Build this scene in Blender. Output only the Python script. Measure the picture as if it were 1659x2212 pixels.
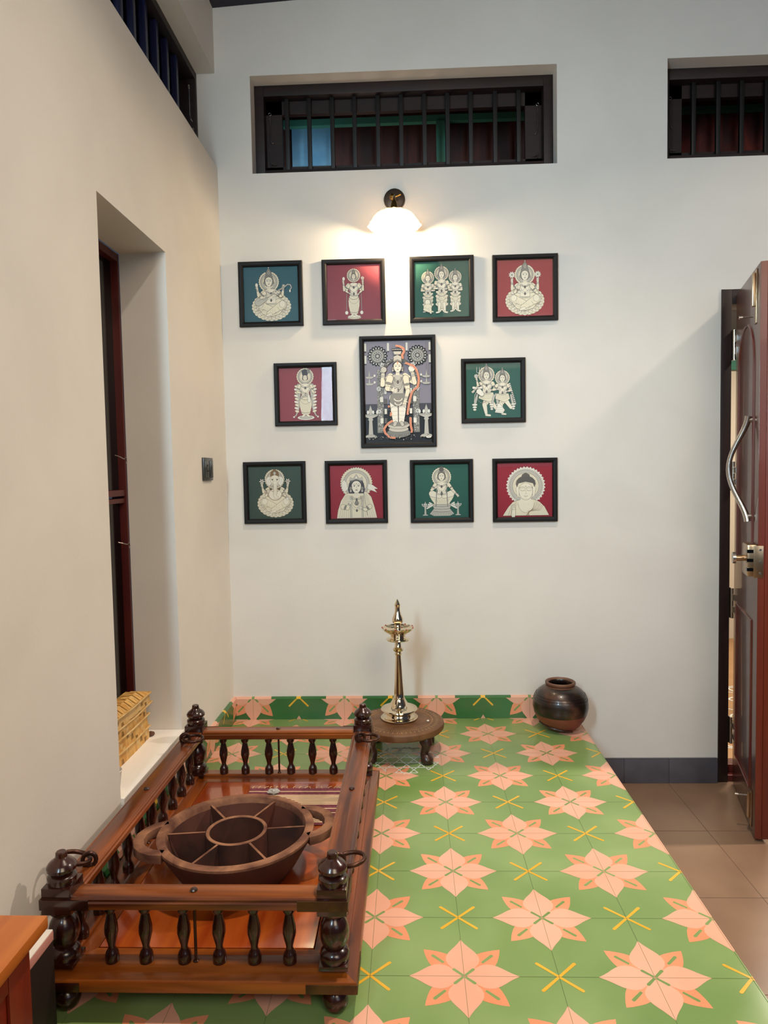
import bpy, bmesh, math, random
from mathutils import Vector, Matrix
random.seed(7)
pi = math.pi
S = bpy.context.scene
C = S.collection
for o in list(bpy.data.objects):
    bpy.data.objects.remove(o)

# ---------------------------------------------------------------- camera
def cam_matrix(yaw, pitch, roll):
    cy, sy = math.cos(yaw), math.sin(yaw); cp, sp = math.cos(pitch), math.sin(pitch); cr, sr = math.cos(roll), math.sin(roll)
    R = Matrix(((cy, -sy, 0), (sy, cy, 0), (0, 0, 1))) @ Matrix(((1, 0, 0), (0, cp, -sp), (0, sp, cp))) @ Matrix(((cr, 0, sr), (0, 1, 0), (-sr, 0, cr)))
    right, fwd, up = R @ Vector((1, 0, 0)), R @ Vector((0, 1, 0)), R @ Vector((0, 0, 1))
    return Matrix((right, up, -fwd)).transposed()
cd = bpy.data.cameras.new('camera'); cam = bpy.data.objects.new('camera', cd); C.objects.link(cam)
cd.sensor_fit = 'AUTO'; cd.sensor_width = 36.0
cd.lens = 1543.65 * 36.0 / 2212.0
cd.clip_start = 0.02
cam.matrix_world = Matrix.Translation((0, -3.0594, 1.0735)) @ cam_matrix(.0379, -.0568, .0186).to_4x4()
S.camera = cam

# ---------------------------------------------------------------- world and lights
S.view_settings.view_transform = 'Standard'
S.view_settings.look = 'None'
S.view_settings.gamma = 1.0
S.view_settings.use_curve_mapping = False
S.view_settings.exposure = -0.1
w = bpy.data.worlds.new('world'); S.world = w; w.use_nodes = True
bg = w.node_tree.nodes['Background']
bg.inputs[0].default_value = (.62, .74, 1.0, 1); bg.inputs[1].default_value = 0.07

def area(name, loc, target, size, power, color, size_y=None, spread=None):
    l = bpy.data.lights.new(name, 'AREA'); l.energy = power; l.color = color; l.size = size
    if size_y: l.shape = 'RECTANGLE'; l.size_y = size_y
    if spread: l.spread = spread
    o = bpy.data.objects.new(name, l); C.objects.link(o); o.location = loc
    o.rotation_euler = (Vector(target) - Vector(loc)).to_track_quat('-Z', 'Y').to_euler()
    return o
WARM = (1.0, .80, .58); COOL = (.72, .85, 1.0)
area('window_daylight', (-.69, -3.3, 1.9), (.8, 0, 1.4), .16, 17, (.62, .86, 1.0), size_y=1.0, spread=1.6)
area('ceiling_lamp', (.42, -1.6, 3.35), (.30, -1.45, 0), .10, 20, (1, .84, .66), spread=1.7)
area('right_lamp', (3.0, -.45, 3.3), (1.1, -.8, .2), .14, 19, (1, .84, .70), spread=1.3)
area('front_fill', (1.0, -4.3, 2.7), (.3, -.5, .4), 1.3, 18, (1, .78, .56), spread=1.9)  # added fill for the lower wall and the pictures
area('cool_front_fill', (1.6, -4.6, 1.9), (.8, 0, 1.7), 1.6, 6, (.70, .86, 1.0), spread=1.6)  # added cool fill aimed at the back wall
area('next_room_fill', (2.2, 1.2, 1.95), (2.2, 1.6, 0), .6, 60, (1, .88, .72))  # added to light the room beyond the door
area('roof_space_light', (-.2, .35, 2.1), (.1, .52, 2.8), .3, 1.5, (1, .8, .65))  # unseen light inside the boarded space, aimed up at the teal beam

# ---------------------------------------------------------------- material helpers
def lin(h):
    if isinstance(h, str):
        h = h.lstrip('#'); v = [int(h[i:i + 2], 16) / 255 for i in (0, 2, 4)]
    else: v = [c / 255 for c in h]
    return tuple((c / 12.92 if c <= .04045 else ((c + .055) / 1.055) ** 2.4) for c in v) + (1,)
MATS = {}
def mat(name, col, rough=.5, metal=0, coat=0, col2=None, scale=8, stretch=(1, 1, 1), bump=0, bscale=60, detail=4, emit=None, estr=0, spec=.5, coat_rough=.05, lo=.35, hi=.65):
    if name in MATS: return MATS[name]
    m = bpy.data.materials.new(name); m.use_nodes = True; MATS[name] = m
    nt = m.node_tree; b = nt.nodes['Principled BSDF']
    b.inputs['Base Color'].default_value = lin(col); b.inputs['Roughness'].default_value = rough
    b.inputs['Metallic'].default_value = metal; b.inputs['Coat Weight'].default_value = coat
    b.inputs['Coat Roughness'].default_value = coat_rough; b.inputs['Specular IOR Level'].default_value = spec
    if emit: b.inputs['Emission Color'].default_value = lin(emit); b.inputs['Emission Strength'].default_value = estr
    tc = nt.nodes.new('ShaderNodeTexCoord'); mp = nt.nodes.new('ShaderNodeMapping')
    mp.inputs['Scale'].default_value = stretch; nt.links.new(tc.outputs['Object'], mp.inputs[0])
    if col2:
        n = nt.nodes.new('ShaderNodeTexNoise'); n.inputs['Scale'].default_value = scale; n.inputs['Detail'].default_value = detail
        n.inputs['Distortion'].default_value = .4
        nt.links.new(mp.outputs[0], n.inputs['Vector'])
        r = nt.nodes.new('ShaderNodeValToRGB'); r.color_ramp.elements[0].position = lo; r.color_ramp.elements[1].position = hi
        r.color_ramp.elements[0].color = lin(col); r.color_ramp.elements[1].color = lin(col2)
        nt.links.new(n.outputs[0], r.inputs[0]); nt.links.new(r.outputs[0], b.inputs['Base Color'])
    if bump:
        n2 = nt.nodes.new('ShaderNodeTexNoise'); n2.inputs['Scale'].default_value = bscale; n2.inputs['Detail'].default_value = 4
        nt.links.new(mp.outputs[0], n2.inputs['Vector'])
        bp = nt.nodes.new('ShaderNodeBump'); bp.inputs['Strength'].default_value = bump; bp.inputs['Distance'].default_value = .002
        nt.links.new(n2.outputs[0], bp.inputs['Height']); nt.links.new(bp.outputs[0], b.inputs['Normal'])
    return m
M_wall = mat('plaster_wall', '#e3ded6', .85, bump=.15, bscale=90, col2='#ddd8d0', scale=3)
M_white = mat('white_paint_edge', '#ece8e0', .7)
M_frame = mat('dark_window_wood', '#160808', .55, col2='#25120d', scale=6, stretch=(1, 1, 8))
M_bar = mat('window_bar_iron', '#080607', .5)
M_maroon = mat('maroon_wood', '#4a1412', .4, col2='#581c18', scale=5)
M_black = mat('black_glass', '#060606', .12)
M_green = mat('tile_green', '#6c8b4c', .2, col2='#87a065', scale=2.2, bump=.03, bscale=30, detail=3)
M_greenside = mat('skirting_green', '#2f6432', .2, col2='#3f7040', scale=4)
M_petal = mat('tile_petal_pink', '#dfa388', .25, col2='#e4ae96', scale=3)
M_petal2 = mat('tile_petal_salmon', '#dc8a62', .25, col2='#e39a74', scale=3)
M_yellow = mat('tile_yellow', '#dba321', .25, col2='#e2b23a', scale=5)
M_grout = mat('tile_joint', '#59683c', .7)
M_floor = mat('brown_stone_floor', '#7d6350', .3, col2='#92765f', scale=2.5, bump=.05, bscale=20)
M_joint = mat('stone_floor_joint', '#5e4c3e', .8)
M_slate = mat('slate_skirting', '#4a4850', .55, col2='#5a5860', scale=6, bump=.1)
M_wood = mat('varnished_wood', '#7c3312', .28, coat=.6, col2='#a85a20', scale=5, stretch=(1, 1, 1), detail=6, bump=.06, bscale=40, coat_rough=.12)
M_woodx = mat('varnished_wood_long_x', '#451a08', .3, coat=.25, col2='#985016', scale=3, stretch=(.6, 8, 8), detail=6, coat_rough=.12)
M_woody = mat('varnished_wood_long_y', '#401708', .3, coat=.25, col2='#8c4613', scale=3, stretch=(8, .6, 8), detail=6, coat_rough=.12)
M_deck = mat('varnished_plank', '#8a3410', .2, coat=.5, col2='#b45a1c', scale=2.5, stretch=(7, .5, 7), detail=6, coat_rough=.06)
M_dark = mat('dark_turned_wood', '#1c0805', .25, coat=.45, col2='#3a150b', scale=14, coat_rough=.06)
M_darkside = mat('dark_rail_side', '#4a170b', .35, coat=.4, col2='#5d2010', scale=4, stretch=(3, 3, 3))
M_iron = mat('iron_ring_metal', '#3a211a', .35, metal=.7, col2='#4e3022', scale=20)
M_strap = mat('tarnished_strap', '#3a2210', .45, metal=.4, col2='#5a3c16', scale=18)
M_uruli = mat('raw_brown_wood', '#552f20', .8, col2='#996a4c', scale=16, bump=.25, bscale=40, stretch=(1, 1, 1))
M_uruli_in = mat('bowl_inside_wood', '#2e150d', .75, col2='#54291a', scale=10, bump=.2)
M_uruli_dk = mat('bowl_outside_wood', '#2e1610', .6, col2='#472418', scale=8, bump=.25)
M_stool = mat('carved_stool_wood', '#5e3c22', .5, col2='#755031', scale=22, bump=.5, bscale=70)
M_stooldk = mat('stool_leg_wood', '#241009', .4, coat=.3, col2='#3a1c10', scale=12, bump=.3)
M_notch = mat('stool_notch_inlay', '#b89c70', .6)
M_brass = mat('polished_bronze', '#e6d6bb', .1, metal=1)
M_kum = mat('red_powder', '#a2241c', .8)
M_pot = mat('fired_clay_black', '#1c120f', .33, coat=.25, col2='#5c3826', scale=12, bump=.35, bscale=24, lo=.5, hi=.75)
M_potred = mat('fired_clay_red', '#8a4a34', .5, col2='#6a3426', scale=6, bump=.2)
M_rim = mat('clay_rim', '#77503a', .5, col2='#5a3a2a', scale=12)
M_steel = mat('brushed_steel', '#b9b2ab', .25, metal=1)
M_nickel = mat('satin_brass_lock', '#b59a7c', .28, metal=1)
M_doorface = mat('door_face_veneer', '#4a2a22', .32, coat=.3, col2='#5a382e', scale=3, stretch=(3, 3, .6))
M_dooredge = mat('door_edge_wood', '#5e1c0c', .4, coat=.15, col2='#742a12', scale=3, stretch=(6, 6, .6))
M_doordk = mat('door_panel_moulding', '#4d1812', .35, coat=.3, col2='#5e2018', scale=4)
M_dframe = mat('door_frame_dark', '#1c0f0c', .5, col2='#28140f', scale=5, stretch=(4, 4, .5))
M_basket = mat('palm_leaf_weave', '#c08a3e', .6, col2='#dcb066', scale=14, stretch=(1, 3, 1), bump=.3)
M_basket2 = mat('palm_leaf_light', '#dcc08a', .6, col2='#c59a55', scale=20)
M_basket3 = mat('palm_leaf_dark', '#8a6428', .6)
M_cup = mat('white_cup', '#e6dfd6', .4)
M_switch = mat('dark_switch_plate', '#2e2d29', .3)
M_switch2 = mat('dark_switch_rocker', '#3b3a35', .25)
M_pblack = mat('picture_frame_black', '#0c090a', .5, spec=.25)
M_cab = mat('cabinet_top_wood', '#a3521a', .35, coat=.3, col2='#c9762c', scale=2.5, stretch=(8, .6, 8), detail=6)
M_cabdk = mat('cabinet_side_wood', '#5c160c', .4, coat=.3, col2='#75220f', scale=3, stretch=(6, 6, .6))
M_matred = mat('woven_mat_maroon', '#5e2733', .9, bump=.4, bscale=200, col2='#7a3a45', scale=120)
M_matcream = mat('woven_mat_cream', '#dcc197', .9, bump=.4, bscale=200)
M_plastic = mat('pale_crumpled_plastic', '#a9a5a0', .35, bump=.3, bscale=60)
M_chalk = mat('chalk_lines', '#dfe3dc', .9)
M_teal = mat('teal_beam_paint', '#3b7a66', .6, col2='#336b5a', scale=5)
M_plank = mat('reddish_planks', '#4e241b', .6, col2='#2a1512', scale=2.5, stretch=(9, 2, .8), detail=5)
M_redplank = mat('red_roof_planks', '#7a2a1c', .6, col2='#431a14', scale=3, stretch=(6, 2, 2))
M_bluelit = mat('blue_lit_panel', '#7ba7bd', .7, col2='#5c8ba6', scale=7, stretch=(1, 1, 1), detail=6)  # blue light falling on the panel put into its colour
M_beyond = mat('outer_wall_plaster', '#c9bfae', .9)
M_beyondfloor = mat('outer_floor_tan', '#b98f63', .5, col2='#a87f56', scale=3)
M_ceilwood = mat('dark_ceiling_wood', '#1b1a30', .6, col2='#231c28', scale=4)
M_carton = mat('dark_carton', '#1b100c', .6)
M_paper = mat('white_paper', '#e8e2da', .7)
M_pinkpaper = mat('pink_paper', '#c98a80', .7)
M_bulb = mat('lit_bulb', '#ffffff', .5, emit='#ffe2b0', estr=25)

def mk_glass():
    m = bpy.data.materials.new('picture_glass'); m.use_nodes = True; nt = m.node_tree
    for n in list(nt.nodes): nt.nodes.remove(n)
    out = nt.nodes.new('ShaderNodeOutputMaterial'); mix = nt.nodes.new('ShaderNodeMixShader')
    t = nt.nodes.new('ShaderNodeBsdfTransparent'); g = nt.nodes.new('ShaderNodeBsdfGlossy'); g.inputs['Roughness'].default_value = .02
    f = nt.nodes.new('ShaderNodeFresnel'); f.inputs[0].default_value = 1.2
    nt.links.new(f.outputs[0], mix.inputs[0]); nt.links.new(t.outputs[0], mix.inputs[1]); nt.links.new(g.outputs[0], mix.inputs[2]); nt.links.new(mix.outputs[0], out.inputs[0])
    return m
M_glass = mk_glass()
def mk_shade():
    m = bpy.data.materials.new('milk_glass_shade'); m.use_nodes = True; nt = m.node_tree
    b = nt.nodes['Principled BSDF']; out = nt.nodes['Material Output']
    b.inputs['Base Color'].default_value = lin('#efe6d6'); b.inputs['Roughness'].default_value = .3
    b.inputs['Emission Color'].default_value = lin('#ffdfae'); b.inputs['Emission Strength'].default_value = 1.1
    tr = nt.nodes.new('ShaderNodeBsdfTranslucent'); tr.inputs[0].default_value = lin('#fff0dc')
    mix = nt.nodes.new('ShaderNodeMixShader'); mix.inputs[0].default_value = .35
    nt.links.new(b.outputs[0], mix.inputs[1]); nt.links.new(tr.outputs[0], mix.inputs[2]); nt.links.new(mix.outputs[0], out.inputs[0])
    return m
M_shade = mk_shade()

# ---------------------------------------------------------------- mesh builder
class MB:
    def __init__(s): s.v = []; s.f = []; s.m = []; s.mats = []
    def mi(s, m):
        if m not in s.mats: s.mats.append(m)
        return s.mats.index(m)
    def add(s, vs, fs, m, T=None):
        b = len(s.v); k = s.mi(m)
        s.v += [tuple(T @ Vector(v)) if T else tuple(v) for v in vs]
        s.f += [tuple(b + i for i in f) for f in fs]; s.m += [k] * len(fs)
    def box(s, x0, x1, y0, y1, z0, z1, m, bev=0, T=None):
        if bev:
            bm = bmesh.new(); bmesh.ops.create_cube(bm, size=1)
            for v in bm.verts:
                v.co = Vector(((x0 + x1) / 2 + v.co.x * (x1 - x0), (y0 + y1) / 2 + v.co.y * (y1 - y0), (z0 + z1) / 2 + v.co.z * (z1 - z0)))
            bmesh.ops.bevel(bm, geom=bm.edges[:], offset=bev, segments=2, profile=.6, affect='EDGES')
            bm.verts.index_update()
            s.add([v.co[:] for v in bm.verts], [[v.index for v in f.verts] for f in bm.faces], m, T); bm.free()
        else:
            vs = [(x, y, z) for z in (z0, z1) for y in (y0, y1) for x in (x0, x1)]
            s.add(vs, [(0, 2, 3, 1), (4, 5, 7, 6), (0, 1, 5, 4), (2, 6, 7, 3), (0, 4, 6, 2), (1, 3, 7, 5)], m, T)
        return s
    def lathe(s, prof, m, c=(0, 0, 0), n=32, T=None, caps=True, fn=None, matfn=None):
        vs = []; fs = []
        for (r, z) in prof:
            for i in range(n):
                a = 2 * pi * i / n; rr, zz = (r, z) if fn is None else fn(r, z, a)
                vs.append((c[0] + rr * math.cos(a), c[1] + rr * math.sin(a), c[2] + zz))
        for j in range(len(prof) - 1):
            for i in range(n):
                k = (i + 1) % n; fs.append((j * n + i, j * n + k, (j + 1) * n + k, (j + 1) * n + i))
        if caps:
            fs.append(tuple(range(n))[::-1]); fs.append(tuple((len(prof) - 1) * n + i for i in range(n)))
        b = len(s.f); s.add(vs, fs, m, T)
        if matfn:
            for j in range(len(prof) - 1):
                zz = (prof[j][1] + prof[j + 1][1]) / 2
                mm = matfn(zz, (prof[j][0] + prof[j + 1][0]) / 2, j)
                if mm:
                    k = s.mi(mm)
                    for i in range(n): s.m[b + j * n + i] = k
        return s
    def tube(s, path, r, m, n=10, closed=False, T=None, flat=1.0):
        P = [Vector(p) for p in path]; L = len(P); vs = []; fs = []
        rs = r if isinstance(r, (list, tuple)) else [r] * L
        prev = None
        for i in range(L):
            if closed: t = P[(i + 1) % L] - P[i - 1]
            else: t = P[min(i + 1, L - 1)] - P[max(i - 1, 0)]
            t.normalize()
            if prev is None:
                a = Vector((0, 0, 1)) if abs(t.z) < .9 else Vector((1, 0, 0))
                u = t.cross(a).normalized()
            else:
                u = (prev - t * prev.dot(t)).normalized()
            prev = u; w_ = t.cross(u)
            for k in range(n):
                a = 2 * pi * k / n
                vs.append(tuple(P[i] + u * (math.cos(a) * rs[i]) + w_ * (math.sin(a) * rs[i] * flat)))
        for i in range(L if closed else L - 1):
            j = (i + 1) % L
            for k in range(n):
                q = (k + 1) % n; fs.append((i * n + k, i * n + q, j * n + q, j * n + k))
        if not closed: fs += [tuple(range(n))[::-1], tuple((L - 1) * n + k for k in range(n))]
        s.add(vs, fs, m, T); return s
    def prism(s, pts, z0, z1, m, T=None):
        n = len(pts); vs = [(x, y, z0) for x, y in pts] + [(x, y, z1) for x, y in pts]
        fs = [tuple(range(n))[::-1], tuple(range(n, 2 * n))] + [(i, (i + 1) % n, n + (i + 1) % n, n + i) for i in range(n)]
        s.add(vs, fs, m, T); return s
    def loft(s, prof, p0, p1, m, frame, T=None):
        # prof (a,b) polygon swept from p0 to p1, frame = (ea, eb) vectors
        ea, eb = Vector(frame[0]), Vector(frame[1]); n = len(prof)
        vs = [tuple(Vector(p) + ea * a + eb * b) for p in (p0, p1) for a, b in prof]
        fs = [tuple(range(n))[::-1], tuple(range(n, 2 * n))] + [(i, (i + 1) % n, n + (i + 1) % n, n + i) for i in range(n)]
        s.add(vs, fs, m, T); return s
    def build(s, name, parent=None, loc=None, smooth=True, kind=None, angle=32):
        me = bpy.data.meshes.new(name)
        me.from_pydata(s.v, [], s.f)
        for m in s.mats: me.materials.append(m)
        me.polygons.foreach_set('material_index', s.m)
        bm = bmesh.new(); bm.from_mesh(me)
        if smooth:
            bmesh.ops.recalc_face_normals(bm, faces=bm.faces[:])
            for f in bm.faces: f.smooth = True
            for e in bm.edges:
                if len(e.link_faces) == 2 and e.calc_face_angle(0) > math.radians(angle): e.smooth = False
        bm.to_mesh(me); bm.free()
        o = bpy.data.objects.new(name, me); C.objects.link(o)
        if parent: o.parent = parent
        if kind: o['kind'] = kind
        if loc: o.location = loc
        return o

def thing(name, label, cat, loc=(0, 0, 0), rotz=0, group=None):
    o = bpy.data.objects.new(name, None); C.objects.link(o); o.location = loc; o.rotation_euler = (0, 0, rotz)
    o.empty_display_size = .05
    o['label'] = label; o['category'] = cat
    if group: o['group'] = group
    return o
def tag(o, label, cat, group=None):
    o['label'] = label; o['category'] = cat
    if group: o['group'] = group
    return o
def struct(o, label=None):
    o['kind'] = 'structure'
    if label: o['label'] = label
    return o
def copy_child(ch, parent):
    c = ch.copy(); C.objects.link(c); c.parent = parent
    for g in [x for x in ALLC(ch)]: copy_child(g, c)
    return c
def ALLC(o): return [x for x in bpy.data.objects if x.parent == o]

# ================================================================ SETTING
FZ = -.29            # lower floor; the tiled platform top is z = 0
XL = -.791           # left wall face
def wall_with_holes(name, axis, face, thick, a0, a1, z0, z1, holes, label=None):
    # axis 'y': wall in x-z plane whose visible face is y = face, body behind (+thick)
    xs = sorted({a0, a1, *[h[0] for h in holes], *[h[1] for h in holes]}); zs = sorted({z0, z1, *[h[2] for h in holes], *[h[3] for h in holes]})
    nx, nz = len(xs) - 1, len(zs) - 1
    solid = [[not any(h[0] - 1e-6 <= (xs[i] + xs[i + 1]) / 2 <= h[1] + 1e-6 and h[2] <= (zs[j] + zs[j + 1]) / 2 <= h[3] for h in holes) for j in range(nz)] for i in range(nx)]
    mb = MB(); b = face + thick
    P = (lambda a, d, z: (a, d, z)) if axis == 'y' else (lambda a, d, z: (d, a, z))
    def q(p): mb.add(p, [(0, 1, 2, 3)], M_wall)
    for i in range(nx):
        for j in range(nz):
            if not solid[i][j]: continue
            x0, x1, zz0, zz1 = xs[i], xs[i + 1], zs[j], zs[j + 1]
            for d in (face, b): q([P(x0, d, zz0), P(x1, d, zz0), P(x1, d, zz1), P(x0, d, zz1)])
            if i == 0 or not solid[i - 1][j]: q([P(x0, face, zz0), P(x0, b, zz0), P(x0, b, zz1), P(x0, face, zz1)])
            if i == nx - 1 or not solid[i + 1][j]: q([P(x1, face, zz0), P(x1, b, zz0), P(x1, b, zz1), P(x1, face, zz1)])
            if j == 0 or not solid[i][j - 1]: q([P(x0, face, zz0), P(x1, face, zz0), P(x1, b, zz0), P(x0, b, zz0)])
            if j == nz - 1 or not solid[i][j + 1]: q([P(x0, face, zz1), P(x1, face, zz1), P(x1, b, zz1), P(x0, b, zz1)])
    bm = bmesh.new(); me = bpy.data.meshes.new(name); me.from_pydata(mb.v, [], mb.f); bm.from_mesh(me)
    bmesh.ops.remove_doubles(bm, verts=bm.verts[:], dist=1e-5); bmesh.ops.recalc_face_normals(bm, faces=bm.faces[:]); bm.to_mesh(me); bm.free()
    me.materials.append(M_wall)
    o = bpy.data.objects.new(name, me); C.objects.link(o); struct(o, label); return o
W1 = (-.643, .628, 2.333, 2.731); W2 = (1.077, 2.35, 2.336, 2.735)
wall_with_holes('wall_back', 'y', 0, .16, -1.05, 4.4, FZ, 4.0, [W1, W2, (1.30, 2.60, FZ, 1.80)], 'white plaster wall carrying the framed pictures')
NI = (-1.216, -.70, .19, 1.804); HW = (-2.9, 0.0, 2.36, 2.747)
wall_with_holes('wall_left', 'x', XL, -.155, -3.6, 0.0, FZ, 3.3, [NI, HW], 'plain plaster wall with a tall niche and a high barred window')

# lower floor
mb = MB(); mb.box(-.95, 4.4, -4.2, .16, FZ - .1, FZ, M_floor)
for x in (1.087, 1.28 + .41, 2.1, 2.5):
    mb.box(x - .001, x + .001, -4.2, -.001, FZ, FZ + .0004, M_joint)
for y in (-.42, -.84, -1.26, -1.68, -2.1): mb.box(.70, 4.4, y - .001, y + .001, FZ, FZ + .0004, M_joint)
struct(mb.build('floor', smooth=False), 'brown stone floor tiles below the platform')
# ceiling: dark boards rising to the right
mb = MB()
mb.loft([(0, 0), (0, .04), (-.25, .04), (-.25, 0)], (-1.0, .0, 3.0 - .0), (1.2, .0, 3.11), M_ceilwood, ((0, 1, 0), (0, 0, 1)))
struct(mb.build('ceiling', smooth=False), 'dark boarded ceiling edge above the back wall')

# -------- encaustic tile pattern
T = .2; X0 = .0967; Y0 = -.196
def clip(poly, side):
    a, b, c = side; out = []
    for i in range(len(poly)):
        p, q = poly[i], poly[(i + 1) % len(poly)]
        dp, dq = a * p[0] + b * p[1] - c, a * q[0] + b * q[1] - c
        if dp <= 0: out.append(p)
        if (dp < 0 < dq) or (dq < 0 < dp):
            t = dp / (dp - dq); out.append((p[0] + (q[0] - p[0]) * t, p[1] + (q[1] - p[1]) * t))
    return out
def rot(pts, k): 
    for _ in range(k): pts = [(-y, x) for x, y in pts]
    return pts
half = [(.0, .0), (.07, .065), (.13, .125), (.19, .168), (.25, .185), (.31, .178), (.37, .15), (.42, .115), (.47, .075), (.52, .04), (.56, .016), (.59, .0)]
petal = [(x * T, y * T) for x, y in half] + [(x * T, -y * T) for x, y in half[-2:0:-1]]
dh = [(.1, .1), (.30, .12), (.345, .16), (.375, .22), (.398, .29), (.415, .36), (.425, .425)]
dpet = [(x * T, y * T) for x, y in dh] + [(y * T, x * T) for x, y in dh[-2:0:-1]]
def bar45(r0, r1, wd):
    n = 6; pts = []
    c = math.sqrt(.5)
    def R(u, v): return ((u - v) * c * T, (u + v) * c * T)
    for k in range(n + 1):
        a = -pi / 2 + pi * k / n; pts.append(R(r1 + wd * math.cos(a), wd * math.sin(a)))
    for k in range(n + 1):
        a = pi / 2 + pi * k / n; pts.append(R(r0 + wd * .4 * math.cos(a), wd * .8 * math.sin(a)))
    return pts
def tile_surface(name, origin, ex, ey, n, u0, u1, v0, v1, cu, cv, parity, green, thick, label, joints=True):
    """pattern on plane origin + ex*u + ey*v, lattice centre (cu,cv)"""
    mb = MB(); ex, ey, n = Vector(ex), Vector(ey), Vector(n); O = Vector(origin)
    def lift(poly, h): return [tuple(O + ex * a + ey * b + n * h) for a, b in poly]
    # slab
    vs = lift([(u0, v0), (u1, v0), (u1, v1), (u0, v1)], 0) + lift([(u0, v0), (u1, v0), (u1, v1), (u0, v1)], -thick)
    mb.add(vs, [(0, 1, 2, 3), (7, 6, 5, 4), (0, 4, 5, 1), (1, 5, 6, 2), (2, 6, 7, 3), (3, 7, 4, 0)], green)
    sides = [(-1, 0, -u0), (1, 0, u1), (0, -1, -v0), (0, 1, v1)]
    def put(poly, m, h):
        for s_ in sides:
            poly = clip(poly, s_)
            if len(poly) < 3: return
        mb.add(lift(poly, h), [tuple(range(len(poly)))], m)
    i0, i1 = int((u0 - cu) / T) - 2, int((u1 - cu) / T) + 2; j0, j1 = int((v0 - cv) / T) - 2, int((v1 - cv) / T) + 2
    for i in range(i0, i1 + 1):
        for j in range(j0, j1 + 1):
            a, b = cu + i * T, cv + j * T
            mv = lambda pts, k: [(x + a, y + b) for x, y in rot(pts, k)]
            if (i + j + parity) % 2 == 0:
                for k in range(4):
                    put(mv(dpet, k), M_petal2, .00020)
                    put(mv(bar45(.30, .455, .019), k), MATS['tile_green'], .00030)
                for k in range(4): put(mv(petal, k), M_petal, .00040)
                for k in range(4): put(mv(bar45(.02, .145, .018), k), MATS['tile_green'], .00050)
            else:
                for k in range(4): put(mv(bar45(.012, .285, .019), k), M_yellow, .00040)
            if joints:
                put([(a - .0004, b), (a + .0004, b), (a + .0004, b + T), (a - .0004, b + T)], M_grout, .00055)
                put([(a, b - .0004), (a + T, b - .0004), (a + T, b + .0004), (a, b + .0004)], M_grout, .00055)
    o = mb.build(name, smooth=False); struct(o, label); return o
tile_surface('tiled_platform', (0, 0, 0), (1, 0, 0), (0, 1, 0), (0, 0, 1), XL, .70, -3.0, -.0005, X0, Y0, 1, M_green, .02, 'raised platform of green cement tiles with pink flowers')
mb = MB(); mb.box(XL, .698, -3.0, -.0005, FZ, -.0205, M_floor); struct(mb.build('platform_base', smooth=False), 'solid base under the tiled platform')
tile_surface('baseboard_back', (0, -.013, 0), (1, 0, 0), (0, 0, 1), (0, -1, 0), XL + .0005, .70, 0.0006, .090, X0, .1, 0, M_greenside, .0125, 'green and pink tile skirting along the back wall')
tile_surface('baseboard_left', (XL + .013, 0, 0), (0, 1, 0), (0, 0, 1), (1, 0, 0), -3.0, -.0145, .0006, .090, -.188, .1, 1, M_greenside, .0125, 'green and pink tile skirting along the left wall')
# bevelled top edges of the skirting
mb = MB(); mb.loft([(0, .0905), (-.0135, .0905), (-.006, .098), (0, .098)], (XL + .014, 0, 0), (.70, 0, 0), M_petal2, ((0, 1, 0), (0, 0, 1)))
seg = MB()
def skirt_top(name, horiz, a0, a1, c0, par):
    mb = MB(); i = math.floor((a0 - c0) / T) - 1
    edges = []
    x = a0; k = i
    while True:
        c = c0 + k * T
        if c - T > a1: break
        flower = (k + par) % 2 == 0
        if flower: rng = [(c - .4 * T, c - .03 * T, M_petal), (c - .03 * T, c + .03 * T, MATS['tile_green']), (c + .03 * T, c + .4 * T, M_petal)]
        else: rng = [(c - .6 * T, c - .05 * T, M_greenside), (c - .05 * T, c + .05 * T, M_yellow), (c + .05 * T, c + .6 * T, M_greenside)]
        for s0, s1, m in rng:
            s0, s1 = max(s0, a0), min(s1, a1)
            if s1 - s0 < 1e-4: continue
            if horiz: mb.loft([(0, .0903), (-.0132, .0903), (-.0075, .0985), (0, .0985)], (s0, 0, 0), (s1, 0, 0), m, ((0, 1, 0), (0, 0, 1)))
            else: mb.loft([(0, .0903), (.0132, .0903), (.0075, .0985), (0, .0985)], (XL, s0, 0), (XL, s1, 0), m, ((1, 0, 0), (0, 0, 1)))
        k += 1
    o = mb.build(name, smooth=False); struct(o); return o
skirt_top('trim_1', True, XL + .0135, .70, X0, 0)
skirt_top('trim_2', False, -3.0, -.0005, -.188, 1)
# grey slate baseboard, right
mb = MB()
for x0, x1 in ((.702, .899), (.9, 1.090), (1.091, 1.296)):
    mb.box(x0, x1, -.0125, -.0005, FZ + .0005, -.186, M_slate, .0012)
    mb.box(x0, x1, -.010, -.0005, -.186, -.181, M_slate, .001)
struct(mb.build('baseboard_right'), 'dark grey stone skirting between platform and door')

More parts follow.
